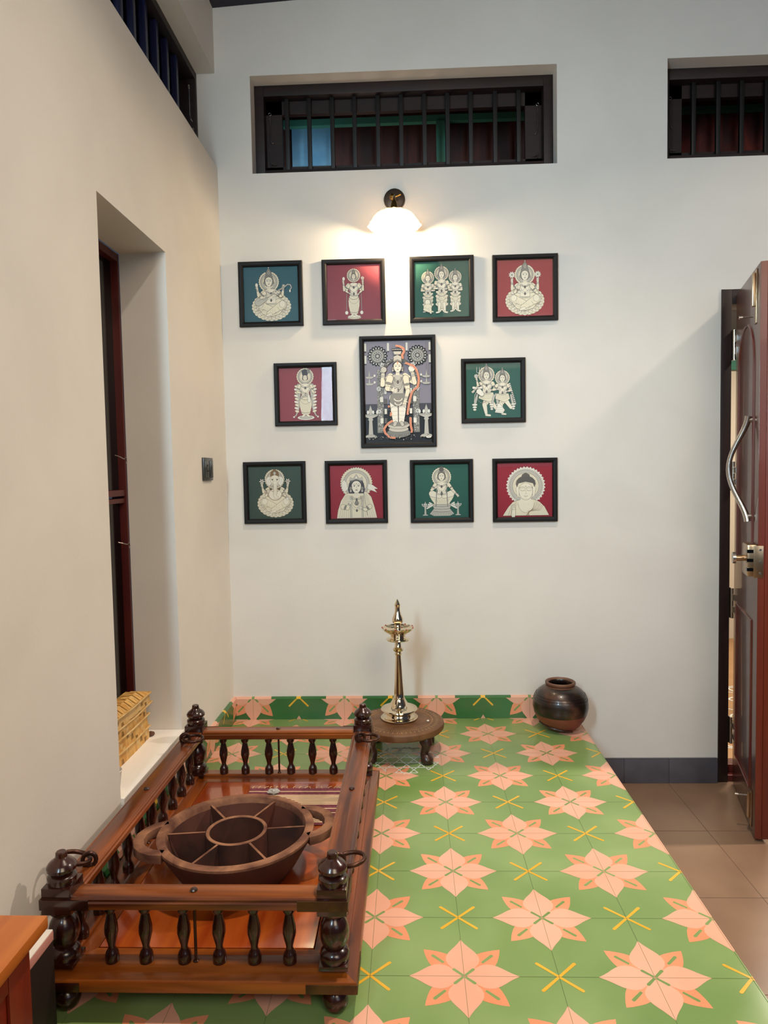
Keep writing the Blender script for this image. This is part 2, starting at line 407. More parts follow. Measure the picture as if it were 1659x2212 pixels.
# ---------------------------------------------------------------- windows
def stay_hook(parent, p, s=1, name='stay_hook', hor=False):
    mb = MB(); x, y, z = p
    pts = [(0, 0, .0), (0, -.004, -.012), (0, -.004, -.05), (0, -.004, -.10), (.002 * s, -.004, -.115), (.008 * s, -.004, -.124), (.013 * s, -.004, -.122)]
    if hor: pts = [(-.0, -0.0, 0)] + [(a[0], -b_, c_) for a, b_, c_ in ()]
    mb.tube([(x + a, y + b, z + c) for a, b, c in pts], .0016, M_steel, 6)
    mb.tube([(x + .006 * math.cos(t), y - .003, z + .006 * math.sin(t)) for t in [i * pi / 5 for i in range(10)]], .0014, M_steel, 6, closed=True)
    return mb.build(name, parent)
def eye_latch(parent, p, s=1):
    mb = MB(); x, y, z = p
    mb.tube([(x, y, z), (x + .006 * s, y - .004, z - .003), (x + .02 * s, y - .005, z - .006), (x + .026 * s, y - .005, z - .004)], .0015, M_steel, 6)
    mb.tube([(x + .001 * s, y - .003, z + .006), (x + .003 * s, y - .003, z - .004), (x + .004 * s, y - .003, z - .014)], .002, M_steel, 6)
    return mb.build('latch', parent)
def high_window(name, W, bars, fr, back, label, latch_r=True):
    x0, x1, z0, z1 = W; yf = .078
    root = MB()
    root.box(x0, x0 + fr[0], yf, yf + .075, z0, z1, M_frame, .002); root.box(x1 - fr[0], x1, yf, yf + .075, z0, z1, M_frame, .002)
    root.box(x0 + fr[0], x1 - fr[0], yf, yf + .075, z0, z0 + fr[1], M_frame, .002); root.box(x0 + fr[0], x1 - fr[0], yf, yf + .075, z1 - fr[1], z1, M_frame, .002)
    # inner shadow rebate (sash frame) set back
    a, b, c, d = x0 + fr[0], x1 - fr[0], z0 + fr[1], z1 - fr[1]
    root.box(a, b, yf + .05, yf + .075, d - .055, d, M_frame); root.box(a, b, yf + .05, yf + .075, c, c + .03, M_frame)
    root.box(a, a + .07, yf + .05, yf + .075, c, d, M_frame); root.box(b - .07, b, yf + .05, yf + .075, c, d, M_frame)
    o = root.build(name); struct(o, label)
    for x in bars:
        if x > b: continue
        mb = MB(); mb.box(x - .009, x + .009, yf + .022, yf + .040, c + .0005, d - .0005, M_bar, .002); mb.build('window_bar', o)
    stay_hook(o, (a + .018, yf + .045, d - .055)); eye_latch(o, (a + .016, yf + .045, c + .042))
    if latch_r: stay_hook(o, (b - .018, yf + .045, d - .055), -1); eye_latch(o, (b - .016, yf + .045, c + .042), -1)
    return o
high_window('window_1', W1, [-.508, -.412, -.312, -.216, -.115, -.015, .085, .184, .283, .387, .487], (.040, .045), None, 'high barred window above the wall lamp')
high_window('window_2', W2, [1.223, 1.325, 1.423, 1.526, 1.626, 1.727, 1.827, 1.927, 2.03], (.035, .045), None, 'high barred window at the upper right', False)
# roof space seen through the high windows
mb = MB()
mb.box(-1.05, 1.0, .56, .60, 2.1, 3.0, M_plank)
mb.box(1.0, 2.6, .56, .60, 2.1, 3.0, M_redplank)
mb.box(-1.05, 2.6, .17, .56, 3.0, 3.04, M_ceilwood)
mb.box(-1.05, -1.0, .17, .6, 2.1, 3.0, M_ceilwood); mb.box(2.6, 2.65, .17, .6, 2.1, 3.0, M_ceilwood)
mb.box(-1.05, 2.65, .17, .6, 2.02, 2.06, M_ceilwood)
struct(mb.build('wall_roof_space', smooth=False), 'dark boarded space behind the high windows')
mb = MB(); mb.box(-.63, 1.0, .50, .53, 2.757, 2.787, M_teal)
mb.box(.152, .194, .495, .53, 2.55, 2.757, M_teal); mb.box(1.02, 2.6, .50, .53, 2.757, 2.781, M_teal)
struct(mb.build('trim_3', smooth=False), 'teal painted beam behind the high windows')
mb = MB(); mb.box(-.555, -.36, .53, .555, 2.58, 2.757, M_bluelit)
struct(mb.build('trim_4', smooth=False), 'blue lit panel behind the left end of the high window')
lp = area('blue_panel_light', (-.46, .32, 2.5), (-.46, .55, 2.68), .1, .3, (.55, .8, 1))  # unseen cool light aimed at the blue panel

# left high window (frame face toward +x)
mb = MB(); xf = -.868
mb.box(xf - .07, xf, -.02, -.0006, 2.36, 2.747, M_frame, .001); mb.box(xf - .07, xf, -2.9, -.02, 2.717, 2.747, M_frame, .001)
mb.box(xf - .07, xf, -2.9, -.02, 2.3605, 2.395, M_frame, .001); mb.box(xf - .07, xf, -2.9, -2.86, 2.395, 2.717, M_frame, .001)
wl = mb.build('window_3'); struct(wl, 'high barred window along the top of the left wall')
M_duskbar = mat('dusk_tinted_bar', '#161a38', .35, col2='#1c2144', scale=4)  # blue tint of the light outside put into the bar colour
for k in range(22):
    y = -.185 - .111 * k
    mb = MB(); mb.box(xf - .045, xf - .022, y - .012, y + .012, 2.3955, 2.7165, M_duskbar, .002); mb.build('window_bar', wl)
mb = MB(); mb.tube([(xf - .012, -.085, 2.655), (xf - .008, -.085, 2.645), (xf - .008, -.085, 2.54), (xf - .006, -.075, 2.528), (xf - .004, -.066, 2.524), (xf - .004, -.09, 2.522)], .0016, M_steel, 6)
mb.tube([(xf - .008, -.085 + .007 * math.cos(t), 2.652 + .007 * math.sin(t)) for t in [i * pi / 5 for i in range(10)]], .0014, M_steel, 6, closed=True); mb.build('stay_hook', wl)
mb = MB(); mb.tube([(xf - .006, -.052 + .008 * math.cos(t), 2.495 + .008 * math.sin(t)) for t in [i * pi / 5 for i in range(8)]], .0016, M_steel, 6); mb.build('latch', wl)
mb = MB(); mb.box(-1.35, -1.30, -3.0, 0, 2.2, 3.1, mat('dusk_light_backing', '#39406a', .8)); mb.box(-1.30, -.95, -3.0, 0, 3.06, 3.1, M_ceilwood); mb.box(-1.30, -.95, -3.0, 0, 2.2, 2.24, M_ceilwood); mb.box(-1.3, -.95, 0, .04, 2.2, 3.1, M_ceilwood)  # backing box added behind the bars; blue dusk light put into its colour
mb.box(-1.3, -.95, -3.04, -3.0, 2.2, 3.1, M_ceilwood)
struct(mb.build('dusk_backing_left', smooth=False), 'backing box past the high left window, dusk light put into its blue')
area('dusk_fill_left', (-1.12, -1.9, 3.02), (-1.2, -1.2, 2.4), .2, 1.2, (.5, .62, 1))  # added blue light inside the backing box, for the dusk outside

# niche window
mb = MB(); xn = -.946
mb.box(xn - .05, xn - .001, -.7125, -.7005, .21, 1.80, M_maroon, .001); mb.box(xn - .05, xn - .001, -1.2155, -1.19, .21, 1.80, M_maroon, .001)
mb.box(xn - .05, xn - .001, -1.19, -.7125, 1.775, 1.80, M_maroon, .001); mb.box(xn - .05, xn - .001, -1.19, -.7125, .21, .235, M_maroon, .001)
nw = mb.build('window_4'); struct(nw, 'tall dark window at the back of the wall niche')
mb = MB(); mb.box(xn - .045, xn - .006, -1.1895, -.7130, .985, 1.000, M_maroon, .001); mb.box(xn - .045, xn - .004, -1.1895, -.7130, 1.008, 1.028, M_maroon, .001); mb.build('transom', nw)
for z0, z1 in ((1.0285, 1.774), (.236, .984)):
    mb = MB(); mb.box(xn - .035, xn - .025, -1.1895, -.7130, z0, z1, M_black); mb.build('pane', nw)
for z in (1.135, .855):
    mb = MB(); mb.tube([(xn + .002, -.80, z + .006), (xn + .012, -.79, z + .002), (xn + .012, -.765, z - .003), (xn + .012, -.75, z - .006), (xn + .012, -.742, z - .001), (xn + .012, -.736, z - .001), (xn + .012, -.732, z - .012), (xn + .012, -.734, z - .02)], .0016, M_steel, 6); mb.build('hook', nw)
mb = MB(); mb.tube([(xn - .004, -.745, .345), (xn + .006, -.737, .352)], .0025, M_nickel, 6); mb.build('latch', nw)
mb = MB(); mb.box(-1.00, XL + .009, -1.2155, -.7005, .1905, .210, M_white, .0015)
mb.box(XL - .001, XL + .006, -1.2155, -.7005, .178, .190, M_wall)
struct(mb.build('sill', smooth=False), 'pale stone sill of the wall niche')

# ---------------------------------------------------------------- doorway on the right
mb = MB()
mb.box(1.3005, 1.343, -.004, .11, FZ + .0005, 1.799, M_dframe, .003); mb.box(1.343, 2.56, -.004, .11, 1.738, 1.799, M_dframe, .003)
mb.box(2.557, 2.5995, -.004, .11, FZ + .0005, 1.799, M_dframe, .003)
door = mb.build('door_1'); struct(door, 'dark door frame with a red-brown leaf standing open')
mb = MB(); mb.box(1.343, 2.557, .004, .1, FZ + .0005, -.262, M_maroon, .003); mb.box(1.343, 2.557, .03, .1, -.262, -.225, M_doordk, .003); mb.build('threshold', door)
Hh = Vector((1.357, -.012, 0)); Dv = Vector((-.2656, -.9641, 0)); Nv = Vector((-.9641, .2656, 0))
LT = Matrix(((Dv.x, Nv.x, 0, Hh.x), (Dv.y, Nv.y, 0, Hh.y), (0, 0, 1, 0), (0, 0, 0, 1)))   # local (u, n, z)
mb = MB()
mb.box(.004, .500, -.036, 0, -.279, 1.775, M_doorface, .001, LT)
mb.box(.5002, .5022, -.022, -.0005, -.279, 1.775, M_dooredge, 0, LT)
mb.box(.4900, .4945, -.0365, -.022, -.276, 1.772, M_dooredge, 0, LT)
leaf = mb.build('door_leaf', door)
mb = MB(); mb.box(.4945, .507, -.046, -.0225, -.274, 1.77, M_dooredge, .001, LT); mb.build('rebate_strip', leaf)
# raised mouldings: arched upper panel, lower panel
mb = MB()
arch = [(.09, .70), (.09, 1.30), (.09, 1.44)] + [(.09 + .16 * (1 - math.cos(t)), 1.44 + .16 * math.sin(t)) for t in [k * pi / 12 for k in range(1, 12)]] + [(.41, 1.44), (.41, 1.30), (.41, .70)]
mb.tube([LT @ Vector((u, .0, z)) for u, z in arch] , .007, M_doordk, 8, closed=True); mb.build('panel_moulding', leaf)
mb = MB(); mb.tube([LT @ Vector((u, .0, z)) for u, z in [(.09, -.13), (.09, .2), (.09, .50), (.25, .50), (.41, .50), (.41, .2), (.41, -.13), (.25, -.13)]], .007, M_doordk, 8, closed=True); mb.build('panel_moulding', leaf)
# hinges
for z0, z1 in ((1.507, 1.633), (.966, 1.088), (.426, .555), (-.115, .0)):
    mb = MB(); 
    for k in range(5):
        a = z0 + (z1 - z0) * k / 5; b = z0 + (z1 - z0) * (k + 1) / 5 - .001
        mb.lathe([(.0062, a), (.0062, b)], M_steel, (1.350, -.012, 0), 12)
        if k % 2: mb.box(.0, .028, .0, .002, a, b, M_steel, 0, LT)
    mb.box(1.3445, 1.348, -.006, .02, z0, z1, M_steel)
    mb.build('hinge', door)
# tower bolts
def bolt(z0, z1, knobz):
    mb = MB(); mb.box(.415, .450, .0005, .0045, z0, z1, M_nickel, .001, LT)
    mb.box(.423, .442, .0045, .016, z0 + .03 if knobz > z0 + .1 else z0 + .06, z1 - .012, M_nickel, .003, LT)
    mb.tube([LT @ Vector((.432, .010, knobz)), LT @ Vector((.432, .045, knobz))], .003, M_steel, 10)
    mb.tube([LT @ Vector((.432, .045, knobz)), LT @ Vector((.432, .056, knobz))], .006, M_steel, 12)
    mb.build('tower_bolt', leaf)
bolt(1.575, 1.765, 1.600); bolt(-.262, -.125, -.15)
mb = MB()   # pull handle
hp = []
for k in range(25):
    t = k / 24; z = .865 + .385 * t; n_ = .018 + .062 * math.sin(pi * t) ** 1.6
    hp.append(LT @ Vector((.405 - .02 * math.sin(pi * t), n_, z)))
mb.tube(hp, [.012 - .003 * math.sin(pi * k / 24) for k in range(25)], M_steel, 14)
for z in (.885, 1.235): mb.tube([LT @ Vector((.405, .0, z)), LT @ Vector((.405, .018, z))], .009, M_steel, 12)
mb.build('pull_handle', leaf)
mb = MB(); mb.box(.395, .502, .0005, .034, .675, .790, M_nickel, .008, LT)
for z in (.695, .728, .760): mb.box(.478, .5035, .008, .0345, z, z + .012, M_black, 0, LT)
mb.box(.5025, .5045, -.018, .014, .672, .786, M_nickel, .0005, LT)
for z in (.687, .730, .772): mb.tube([LT @ Vector((.5045, -.008, z)), LT @ Vector((.507, -.008, z))], .004, M_steel, 10)
mb.tube([LT @ Vector((.44, .034, .735)), LT @ Vector((.44, .062, .735))], .011, M_nickel, 16)
mb.tube([LT @ Vector((.44, .062, .735)), LT @ Vector((.44, .072, .735))], .021, M_steel, 20)
mb.build('rim_lock', leaf)

# room beyond the door
mb = MB(); mb.box(1.0, 4.4, .16, 2.6, FZ - .1, FZ, M_beyondfloor); struct(mb.build('floor_beyond', smooth=False), 'tan floor of the room beyond the door')
mb = MB(); mb.box(1.0, 4.4, 2.6, 2.7, FZ, 2.0, M_beyond); struct(mb.build('wall_beyond', smooth=False), 'cream wall of the room beyond the door')
mb = MB(); mb.box(1.0, 1.05, .16, 2.6, FZ, 2.0, M_beyond); struct(mb.build('wall_beyond_side', smooth=False))
mb = MB(); mb.box(1.05, 4.4, 2.55, 2.599, 1.80, 1.90, M_teal); struct(mb.build('trim_5', smooth=False), 'teal beam in the room beyond the door')
mb = MB(); mb.box(1.0, 4.4, .16, 2.7, 2.0, 2.0195, M_ceilwood); struct(mb.build('ceiling_beyond', smooth=False))
mb = MB()   # kolam drawing
def kol(cx, cy):
    for r in (.12, .19, .26):
        mb.tube([(cx + r * (1 + .22 * math.cos(8 * t)) * math.cos(t), cy + r * (1 + .22 * math.cos(8 * t)) * math.sin(t), FZ + .001) for t in [k * 2 * pi / 96 for k in range(96)]], .006, M_chalk, 5, closed=True, flat=.15)
    for k in range(8):
        a = k * pi / 4; mb.tube([(cx + .05 * math.cos(a), cy + .05 * math.sin(a), FZ + .001), (cx + .3 * math.cos(a + .3), cy + .3 * math.sin(a + .3), FZ + .001), (cx + .34 * math.cos(a), cy + .34 * math.sin(a), FZ + .001), (cx + .3 * math.cos(a - .3), cy + .3 * math.sin(a - .3), FZ + .001)], .006, M_chalk, 5, closed=True, flat=.15)
kol(1.75, .62); kol(2.15, 1.1); kol(2.42, .55)
tag(mb.build('floor_drawing'), 'white looped chalk pattern on the floor seen past the open door', 'floor drawing')

# ================================================================ WALL LAMP
lamp = thing('wall_lamp', 'lit wall lamp with scalloped white shade above the pictures', 'lamp', (-.048, 0, 2.205))
mb = MB(); RY = Matrix.Rotation(pi / 2, 4, 'X')
mb.lathe([(.002, 0), (.044, 0), (.045, .004), (.043, .014), (.038, .017), (.001, .018)], mat('lamp_plate_bronze', '#3a2f28', .4, metal=.3, col2='#4a3a2a', scale=12), (0, 0, 0), 40, RY); mb.build('back_plate', lamp)
M_lbr = mat('aged_brass', '#8a6a34', .3, metal=1)
mb = MB(); mb.tube([(0, -.016, -.002), (0, -.05, -.004), (0, -.085, -.018), (0, -.105, -.04), (0, -.112, -.058)], .006, M_lbr, 12)
mb.lathe([(.001, -.013), (.008, -.01), (.0115, 0), (.008, .01), (.001, .013)], M_lbr, (-.008, -.05, -.004), 16)
mb.tube([(0, -.055, -.006), (.012, -.058, -.004), (.026, -.06, .002)], [.003, .003, .0045], M_lbr, 8); mb.build('arm', lamp)
SC = (0, -.118, -.150)
mb = MB(); mb.lathe([(.008, .105), (.012, .098), (.017, .075), (.020, .066), (.012, .064)], M_lbr, SC, 24); mb.build('socket', lamp)
def flute(r, z, a):
    k = max(0, (r - .03) / .07)
    return r * (1 + .075 * k * math.cos(12 * a)), z + .006 * k * math.cos(12 * a)
mb = MB(); pr = [(.016, .070), (.030, .068), (.055, .058), (.075, .042), (.088, .024), (.096, .008), (.102, 0), (.099, .0015), (.093, .010), (.085, .025), (.072, .041), (.053, .055), (.030, .064), (.014, .066)]
mb.lathe(pr, M_shade, SC, 144, fn=flute, caps=False); mb.build('lamp_shade', lamp, angle=60)
mb = MB(); mb.lathe([(.001, -.012), (.014, -.008), (.021, .004), (.023, .016), (.018, .032), (.012, .045), (.010, .062)], M_bulb, SC, 20); mb.build('bulb', lamp)
pl = bpy.data.lights.new('wall_lamp_light', 'POINT'); pl.energy = 12; pl.color = (1.0, .78, .50); pl.shadow_soft_size = .024
plo = bpy.data.objects.new('wall_lamp_light', pl); C.objects.link(plo); plo.parent = lamp; plo.location = (0, -.118, -.172)

# switch plate
sw = thing('switch_plate', 'dark grey socket and switch plate on the left wall beside the niche', 'switch', (XL, -.305, 1.095))
mb = MB(); mb.box(.0, .008, -.062, .062, -.044, .044, M_switch, .002); mb.build('plate', sw)
mb = MB(); mb.box(.008, .0105, -.050, .006, -.034, .034, M_switch2, .001)
for (y, z, r) in ((-.022, .014, .004), (-.032, -.008, .003), (-.012, -.008, .003)): mb.tube([(.0104, y, z), (.0112, y, z)], r, M_black, 10)
mb.build('socket', sw)
mb = MB(); mb.box(.008, .013, .012, .050, -.034, .034, M_switch2, .002); mb.build('rocker', sw)

# ================================================================ FRAMED PICTURES
PC = dict(bgG='#265c4d', bgT='#35606a', bgR='#9c2433', bgM='#96424a', bgD='#3c4f44', cream='#f0e4c8', pale='#f4ecdc', line='#2a2420', grey='#8f8a80', lgrey='#c9c2b4', mid='#6a645e', brown='#8a6a48', skin='#f4e9d2',
          black='#151417', bggrey='#978d97', dgrey='#4a464e', orange='#e8a07c', red='#b8352a', white='#efeae0', gold='#c9b07a')
def pm(k): return mat('print_' + k, PC[k], .45, spec=.3)
class Art:
    def __init__(s, cx, cy, sc, line='line', fill='cream'):
        s.mb = MB(); s.h = 0; s.cx, s.cy, s.sc = cx, cy, sc; s.st = (0, 0, 1, 1); s.L = line; s.F = fill; s.bounds = None
    def at(s, x=0, y=0, k=1, fx=1): s.st = (x, y, k, fx); return s
    def put(s, pts, c):
        ox, oy, k, fx = s.st; s.h += 1; hh = -.0005 - s.h * .000016
        P = [(ox + x * k * fx, oy + y * k) for x, y in pts]
        if s.bounds:
            for sd in s.bounds:
                P = clip(P, sd)
                if len(P) < 3: return
        s.mb.add([(s.cx + x * s.sc, hh, s.cy + y * s.sc) for x, y in P], [tuple(range(len(P)))], pm(c))
    def line(s, pts, w=.012, c=None, closed=False):
        w *= .62; c = c or s.L; n = len(pts); Lf, Rt = [], []
        for i in range(n):
            a = pts[i - 1] if (closed or i) else pts[0]; b = pts[(i + 1) % n] if (closed or i < n - 1) else pts[-1]
            dx, dy = b[0] - a[0], b[1] - a[1]; l = math.hypot(dx, dy) or 1; nx, ny = -dy / l * w / 2, dx / l * w / 2
            Lf.append((pts[i][0] + nx, pts[i][1] + ny)); Rt.append((pts[i][0] - nx, pts[i][1] - ny))
        ox, oy, k, fx = s.st; s.h += 1; hh = -.0005 - s.h * .000016
        V = [(s.cx + (ox + x * k * fx) * s.sc, hh, s.cy + (oy + y * k) * s.sc) for x, y in Lf + Rt]
        if s.bounds:
            for i in range(n if closed else n - 1):
                j = (i + 1) % n; s.h -= 1; s.put([Lf[i], Lf[j], Rt[j], Rt[i]], c)
            return
        s.mb.add(V, [(i, (i + 1) % n, n + (i + 1) % n, n + i) for i in range(n if closed else n - 1)], pm(c))
    def shape(s, pts, c=None, w=.014, lc=None):
        s.put(pts, c or s.F)
        if w: s.line(pts, w, lc or s.L, True)
    def E(s, cx, cy, rx, ry, rot=0, n=28):
        c, q = math.cos(rot), math.sin(rot)
        return [(cx + rx * math.cos(t) * c - ry * math.sin(t) * q, cy + rx * math.cos(t) * q + ry * math.sin(t) * c) for t in [2 * pi * i / n for i in range(n)]]
    def ell(s, cx, cy, rx, ry, c=None, w=.014, rot=0, lc=None): s.shape(s.E(cx, cy, rx, ry, rot), c, w, lc)
    def arc(s, cx, cy, rx, ry, a0, a1, w=.012, c=None, n=14): s.line([(cx + rx * math.cos(a0 + (a1 - a0) * i / n), cy + ry * math.sin(a0 + (a1 - a0) * i / n)) for i in range(n + 1)], w, c)
    def limb(s, x0, y0, r0, x1, y1, r1, c=None, w=.014):
        a = math.atan2(y1 - y0, x1 - x0); P = []
        for i in range(9): t = a + pi / 2 + pi * i / 8; P.append((x0 + r0 * math.cos(t), y0 + r0 * math.sin(t)))
        for i in range(9): t = a - pi / 2 + pi * i / 8; P.append((x1 + r1 * math.cos(t), y1 + r1 * math.sin(t)))
        s.shape(P, c, w)
    # ---- composed motifs
    def halo(s, cx, cy, r, beads=28, ray=False, k=1.0):
        if ray:
            n = 72; s.shape([(cx + r * (1 if i % 2 else .93) * math.cos(2 * pi * i / n), cy + r * (1 if i % 2 else .93) * math.sin(2 * pi * i / n)) for i in range(n)], 'pale', .010)
            for i in range(60): t = 2 * pi * i / 60; s.line([(cx + r * .84 * math.cos(t), cy + r * .84 * math.sin(t)), (cx + r * .95 * math.cos(t), cy + r * .95 * math.sin(t))], .010)
        else:
            n = beads * 4; s.shape([(cx + r * (1 + .035 * math.cos(beads * 2 * pi * i / n)) * math.cos(2 * pi * i / n), cy + r * (1 + .035 * math.cos(beads * 2 * pi * i / n)) * math.sin(2 * pi * i / n)) for i in range(n)], s.F, .012)
            for i in range(beads): t = 2 * pi * i / beads; s.line([(cx + r * .86 * math.cos(t), cy + r * .86 * math.sin(t)), (cx + r * .97 * math.cos(t), cy + r * .97 * math.sin(t))], .008, 'grey')
        s.line(s.E(cx, cy, r * .84, r * .84), .014, None, True); s.ell(cx, cy, r * .80, r * .80, 'lgrey', .012)
        s.ell(cx, cy, r * .66, r * .66, s.F, .014)
        s.line(s.E(cx, cy, r * .57, r * .57), .008, 'grey', True)
    def head(s, x, y, k, crown='tall', hair='grey'):
        s.ell(x, y + .02 * k, .40 * k, .46 * k, hair, .014)                                   # hair
        for q in (-1, 1): s.ell(x + q * .36 * k, y - .12 * k, .09 * k, .12 * k, 'grey', .010); s.ell(x + q * .36 * k, y - .28 * k, .06 * k, .08 * k, 'lgrey', .008)
        s.put([(x - .12 * k, y - .2 * k), (x + .12 * k, y - .2 * k), (x + .15 * k, y - .62 * k), (x - .15 * k, y - .62 * k)], 'skin')
        for j in range(2): s.arc(x, y - .42 * k - j * .08 * k, .13 * k, .04 * k, pi, 2 * pi, .006, 'mid')
        s.shape([(x + .31 * k * math.cos(t) * (1 if math.sin(t) > 0 else .93), y + (.36 if math.sin(t) > 0 else .42) * k * math.sin(t)) for t in [2 * pi * i / 26 for i in range(26)]], 'skin', .012)
        for q in (-1, 1):
            s.put(s.E(x + q * .13 * k, y + .03 * k, .075 * k, .032 * k, 0, 12), 'white'); s.put(s.E(x + q * .13 * k, y + .03 * k, .032 * k, .032 * k, 0, 10), 'black')
            s.arc(x + q * .13 * k, y + .02 * k, .085 * k, .05 * k, .15 * pi, .85 * pi, .018 * k + .003); s.arc(x + q * .14 * k, y + .10 * k, .10 * k, .05 * k, .15 * pi, .85 * pi, .02 * k + .003)
        s.line([(x + .01 * k, y + .02 * k), (x + .04 * k, y - .11 * k), (x - .02 * k, y - .13 * k)], .016 * k + .002)
        s.put(s.E(x, y - .22 * k, .075 * k, .028 * k, 0, 12), 'mid'); s.line([(x - .08 * k, y - .22 * k), (x, y - .215 * k), (x + .08 * k, y - .22 * k)], .012 * k + .002)
        s.put(s.E(x, y + .17 * k, .02 * k, .04 * k, 0, 8), 'mid')
        s.shape([(x - .38 * k, y + .10 * k), (x - .30 * k, y + .30 * k), (x - .12 * k, y + .38 * k), (x, y + .42 * k), (x + .12 * k, y + .38 * k), (x + .30 * k, y + .30 * k), (x + .38 * k, y + .10 * k), (x + .30 * k, y + .46 * k), (x, y + .56 * k), (x - .30 * k, y + .46 * k)], 'grey', .010)
        if crown == 'tall':
            s.shape([(x - .27 * k, y + .45 * k), (x - .22 * k, y + .78 * k), (x - .12 * k, y + .96 * k), (x, y + 1.08 * k), (x + .12 * k, y + .96 * k), (x + .22 * k, y + .78 * k), (x + .27 * k, y + .45 * k), (x, y + .54 * k)], 'grey', .012)
            s.ell(x, y + .70 * k, .10 * k, .14 * k, 'lgrey', .010); s.put(s.E(x, y + .70 * k, .04 * k, .07 * k, 0, 10), 'dgrey')
            for q in (-1, 1): s.line([(x + q * .2 * k, y + .52 * k), (x + q * .14 * k, y + .85 * k)], .008)
            s.ell(x, y + 1.12 * k, .05 * k, .06 * k, 'lgrey', .008)
        elif crown == 'bun': s.ell(x, y + .68 * k, .22 * k, .20 * k, 'mid', .012); s.ell(x, y + .90 * k, .12 * k, .11 * k, 'mid', .01)
    def garland(s, x, y, w, d, n=3, c='grey'):
        for j in range(n):
            f = 1 - .18 * j; s.line([(x + w * f * math.cos(t), y + d * f * math.sin(t)) for t in [pi + pi * i / 16 for i in range(17)]], .026 if j == 0 else .012, c if j == 0 else None)
        s.ell(x, y - d, .035, .05, 'mid', .008)
    def lotus(s, cx, cy, rx, ry, n=26):
        N = n * 6
        s.shape([(cx + rx * (1 + .045 * abs(math.sin(n * pi * i / N)) ) * math.cos(2 * pi * i / N), cy + ry * (1 + .045 * abs(math.sin(n * pi * i / N))) * math.sin(2 * pi * i / N)) for i in range(N)], s.F, .014)
        for rr, m, off in ((.98, n, 0), (.80, n - 6, .5)):
            for i in range(m):
                t = 2 * pi * (i + off) / m; dt = 2 * pi / m * .5; a = []
                for u, g in ((0, -1), (.55, -1), (.85, -.55), (1, 0), (.85, .55), (.55, 1), (0, 1)):
                    r = rr * (.72 + .28 * u); a.append((cx + rx * r * math.cos(t + g * dt * .95), cy + ry * r * math.sin(t + g * dt * .95)))
                s.shape(a, s.F if i % 2 else 'skin', .010); s.line([(cx + rx * rr * .80 * math.cos(t), cy + ry * rr * .80 * math.sin(t)), (cx + rx * rr * .92 * math.cos(t), cy + ry * rr * .92 * math.sin(t))], .006, 'grey')
    def legs_crossed(s, y, w=.52):
        s.shape([(-w, y + .10), (-.30, y + .22), (.0, y + .16), (.30, y + .22), (w, y + .10), (w * .95, y - .12), (.30, y - .34), (0, y - .42), (-.30, y - .34), (-w * .95, y - .12)], s.F, .016)
        for j in range(5): s.arc(0, y + .05 + .05 * j, .40 - .03 * j, .42, 1.15 * pi, 1.85 * pi, .009, 'grey')
        s.limb(-.42, y + .02, .14, .12, y - .22, .09); s.limb(.42, y + .0, .15, -.08, y - .30, .09)
        s.ell(-.40, y + .03, .11, .12, 'skin', .012); s.ell(.41, y + .02, .11, .13, 'skin', .012)
        s.limb(-.02, y - .33, .05, -.16, y - .38, .04, 'skin', .010)
        for j in range(6): s.line([(-.34 + .09 * j, y - .02 - .03 * j), (-.30 + .09 * j, y - .16 - .02 * j)], .008, 'grey')
        for q in (-1, 1): s.arc(q * .40, y - .02, .17, .2, pi * 1.1, pi * 1.8, .012)
    def torso(s, y, w=.26, h=.48, female=True):
        s.shape([(-w, y), (-w * 1.05, y - .10), (-w * .62, y - h * .6), (-w * .70, y - h), (w * .70, y - h), (w * .62, y - h * .6), (w * 1.05, y - .10), (w, y), (w * .4, y + .05), (-w * .4, y + .05)], 'skin', .014)
        s.garland(0, y, .16, .12, 3); s.garland(0, y - .02, .20, .34, 2, 'lgrey')
        if female:
            for q in (-1, 1): s.line(s.E(q * .12, y - .16, .095, .085), .010, 'mid', True)
        for j in range(3): s.arc(0, y - h + .06 - .03 * j, w * .72, .05, pi, 2 * pi, .012, 'grey')
        s.put(s.E(0, y - h * .72, .012, .016, 0, 8), 'mid')
    def arm(s, sx, sy, ex, ey, hx, hy, r=.062):
        s.limb(sx, sy, r * 1.15, ex, ey, r * .85); s.limb(ex, ey, r * .85, hx, hy, r * .6)
        mx, my = (sx + ex) / 2, (sy + ey) / 2; s.ell(mx, my, r * 1.15, r * .45, 'grey', .008, math.atan2(ey - sy, ex - sx) + pi / 2)
        bx, by = hx + (ex - hx) * .25, hy + (ey - hy) * .25
        for j in range(2): s.ell(bx + (ex - hx) * .08 * j, by + (ey - hy) * .08 * j, r * .72, r * .28, 'lgrey', .007, math.atan2(hy - ey, hx - ex) + pi / 2)
        s.hand(hx, hy, math.atan2(hy - ey, hx - ex), r)
    def hand(s, x, y, a, r):
        s.ell(x + r * .5 * math.cos(a), y + r * .5 * math.sin(a), r * .8, r * .62, 'skin', .008, a)
        for j in range(4):
            t = a + (j - 1.5) * .25; s.limb(x + r * math.cos(t), y + r * math.sin(t), r * .2, x + r * (2.0 - .15 * abs(j - 1.5)) * math.cos(t), y + r * (2.0 - .15 * abs(j - 1.5)) * math.sin(t), r * .15, 'skin', .006)
        s.limb(x + r * .3 * math.cos(a + 1.1), y + r * .3 * math.sin(a + 1.1), r * .2, x + r * 1.1 * math.cos(a + 1.0), y + r * 1.1 * math.sin(a + 1.0), r * .15, 'skin', .006)
    def flower(s, x, y, r, n=8, c='pale'):
        for i in range(n): t = 2 * pi * i / n; s.ell(x + r * .6 * math.cos(t), y + r * .6 * math.sin(t), r * .42, r * .2, c, .007, t)
        s.put(s.E(x, y, r * .25, r * .25, 0, 10), 'grey')
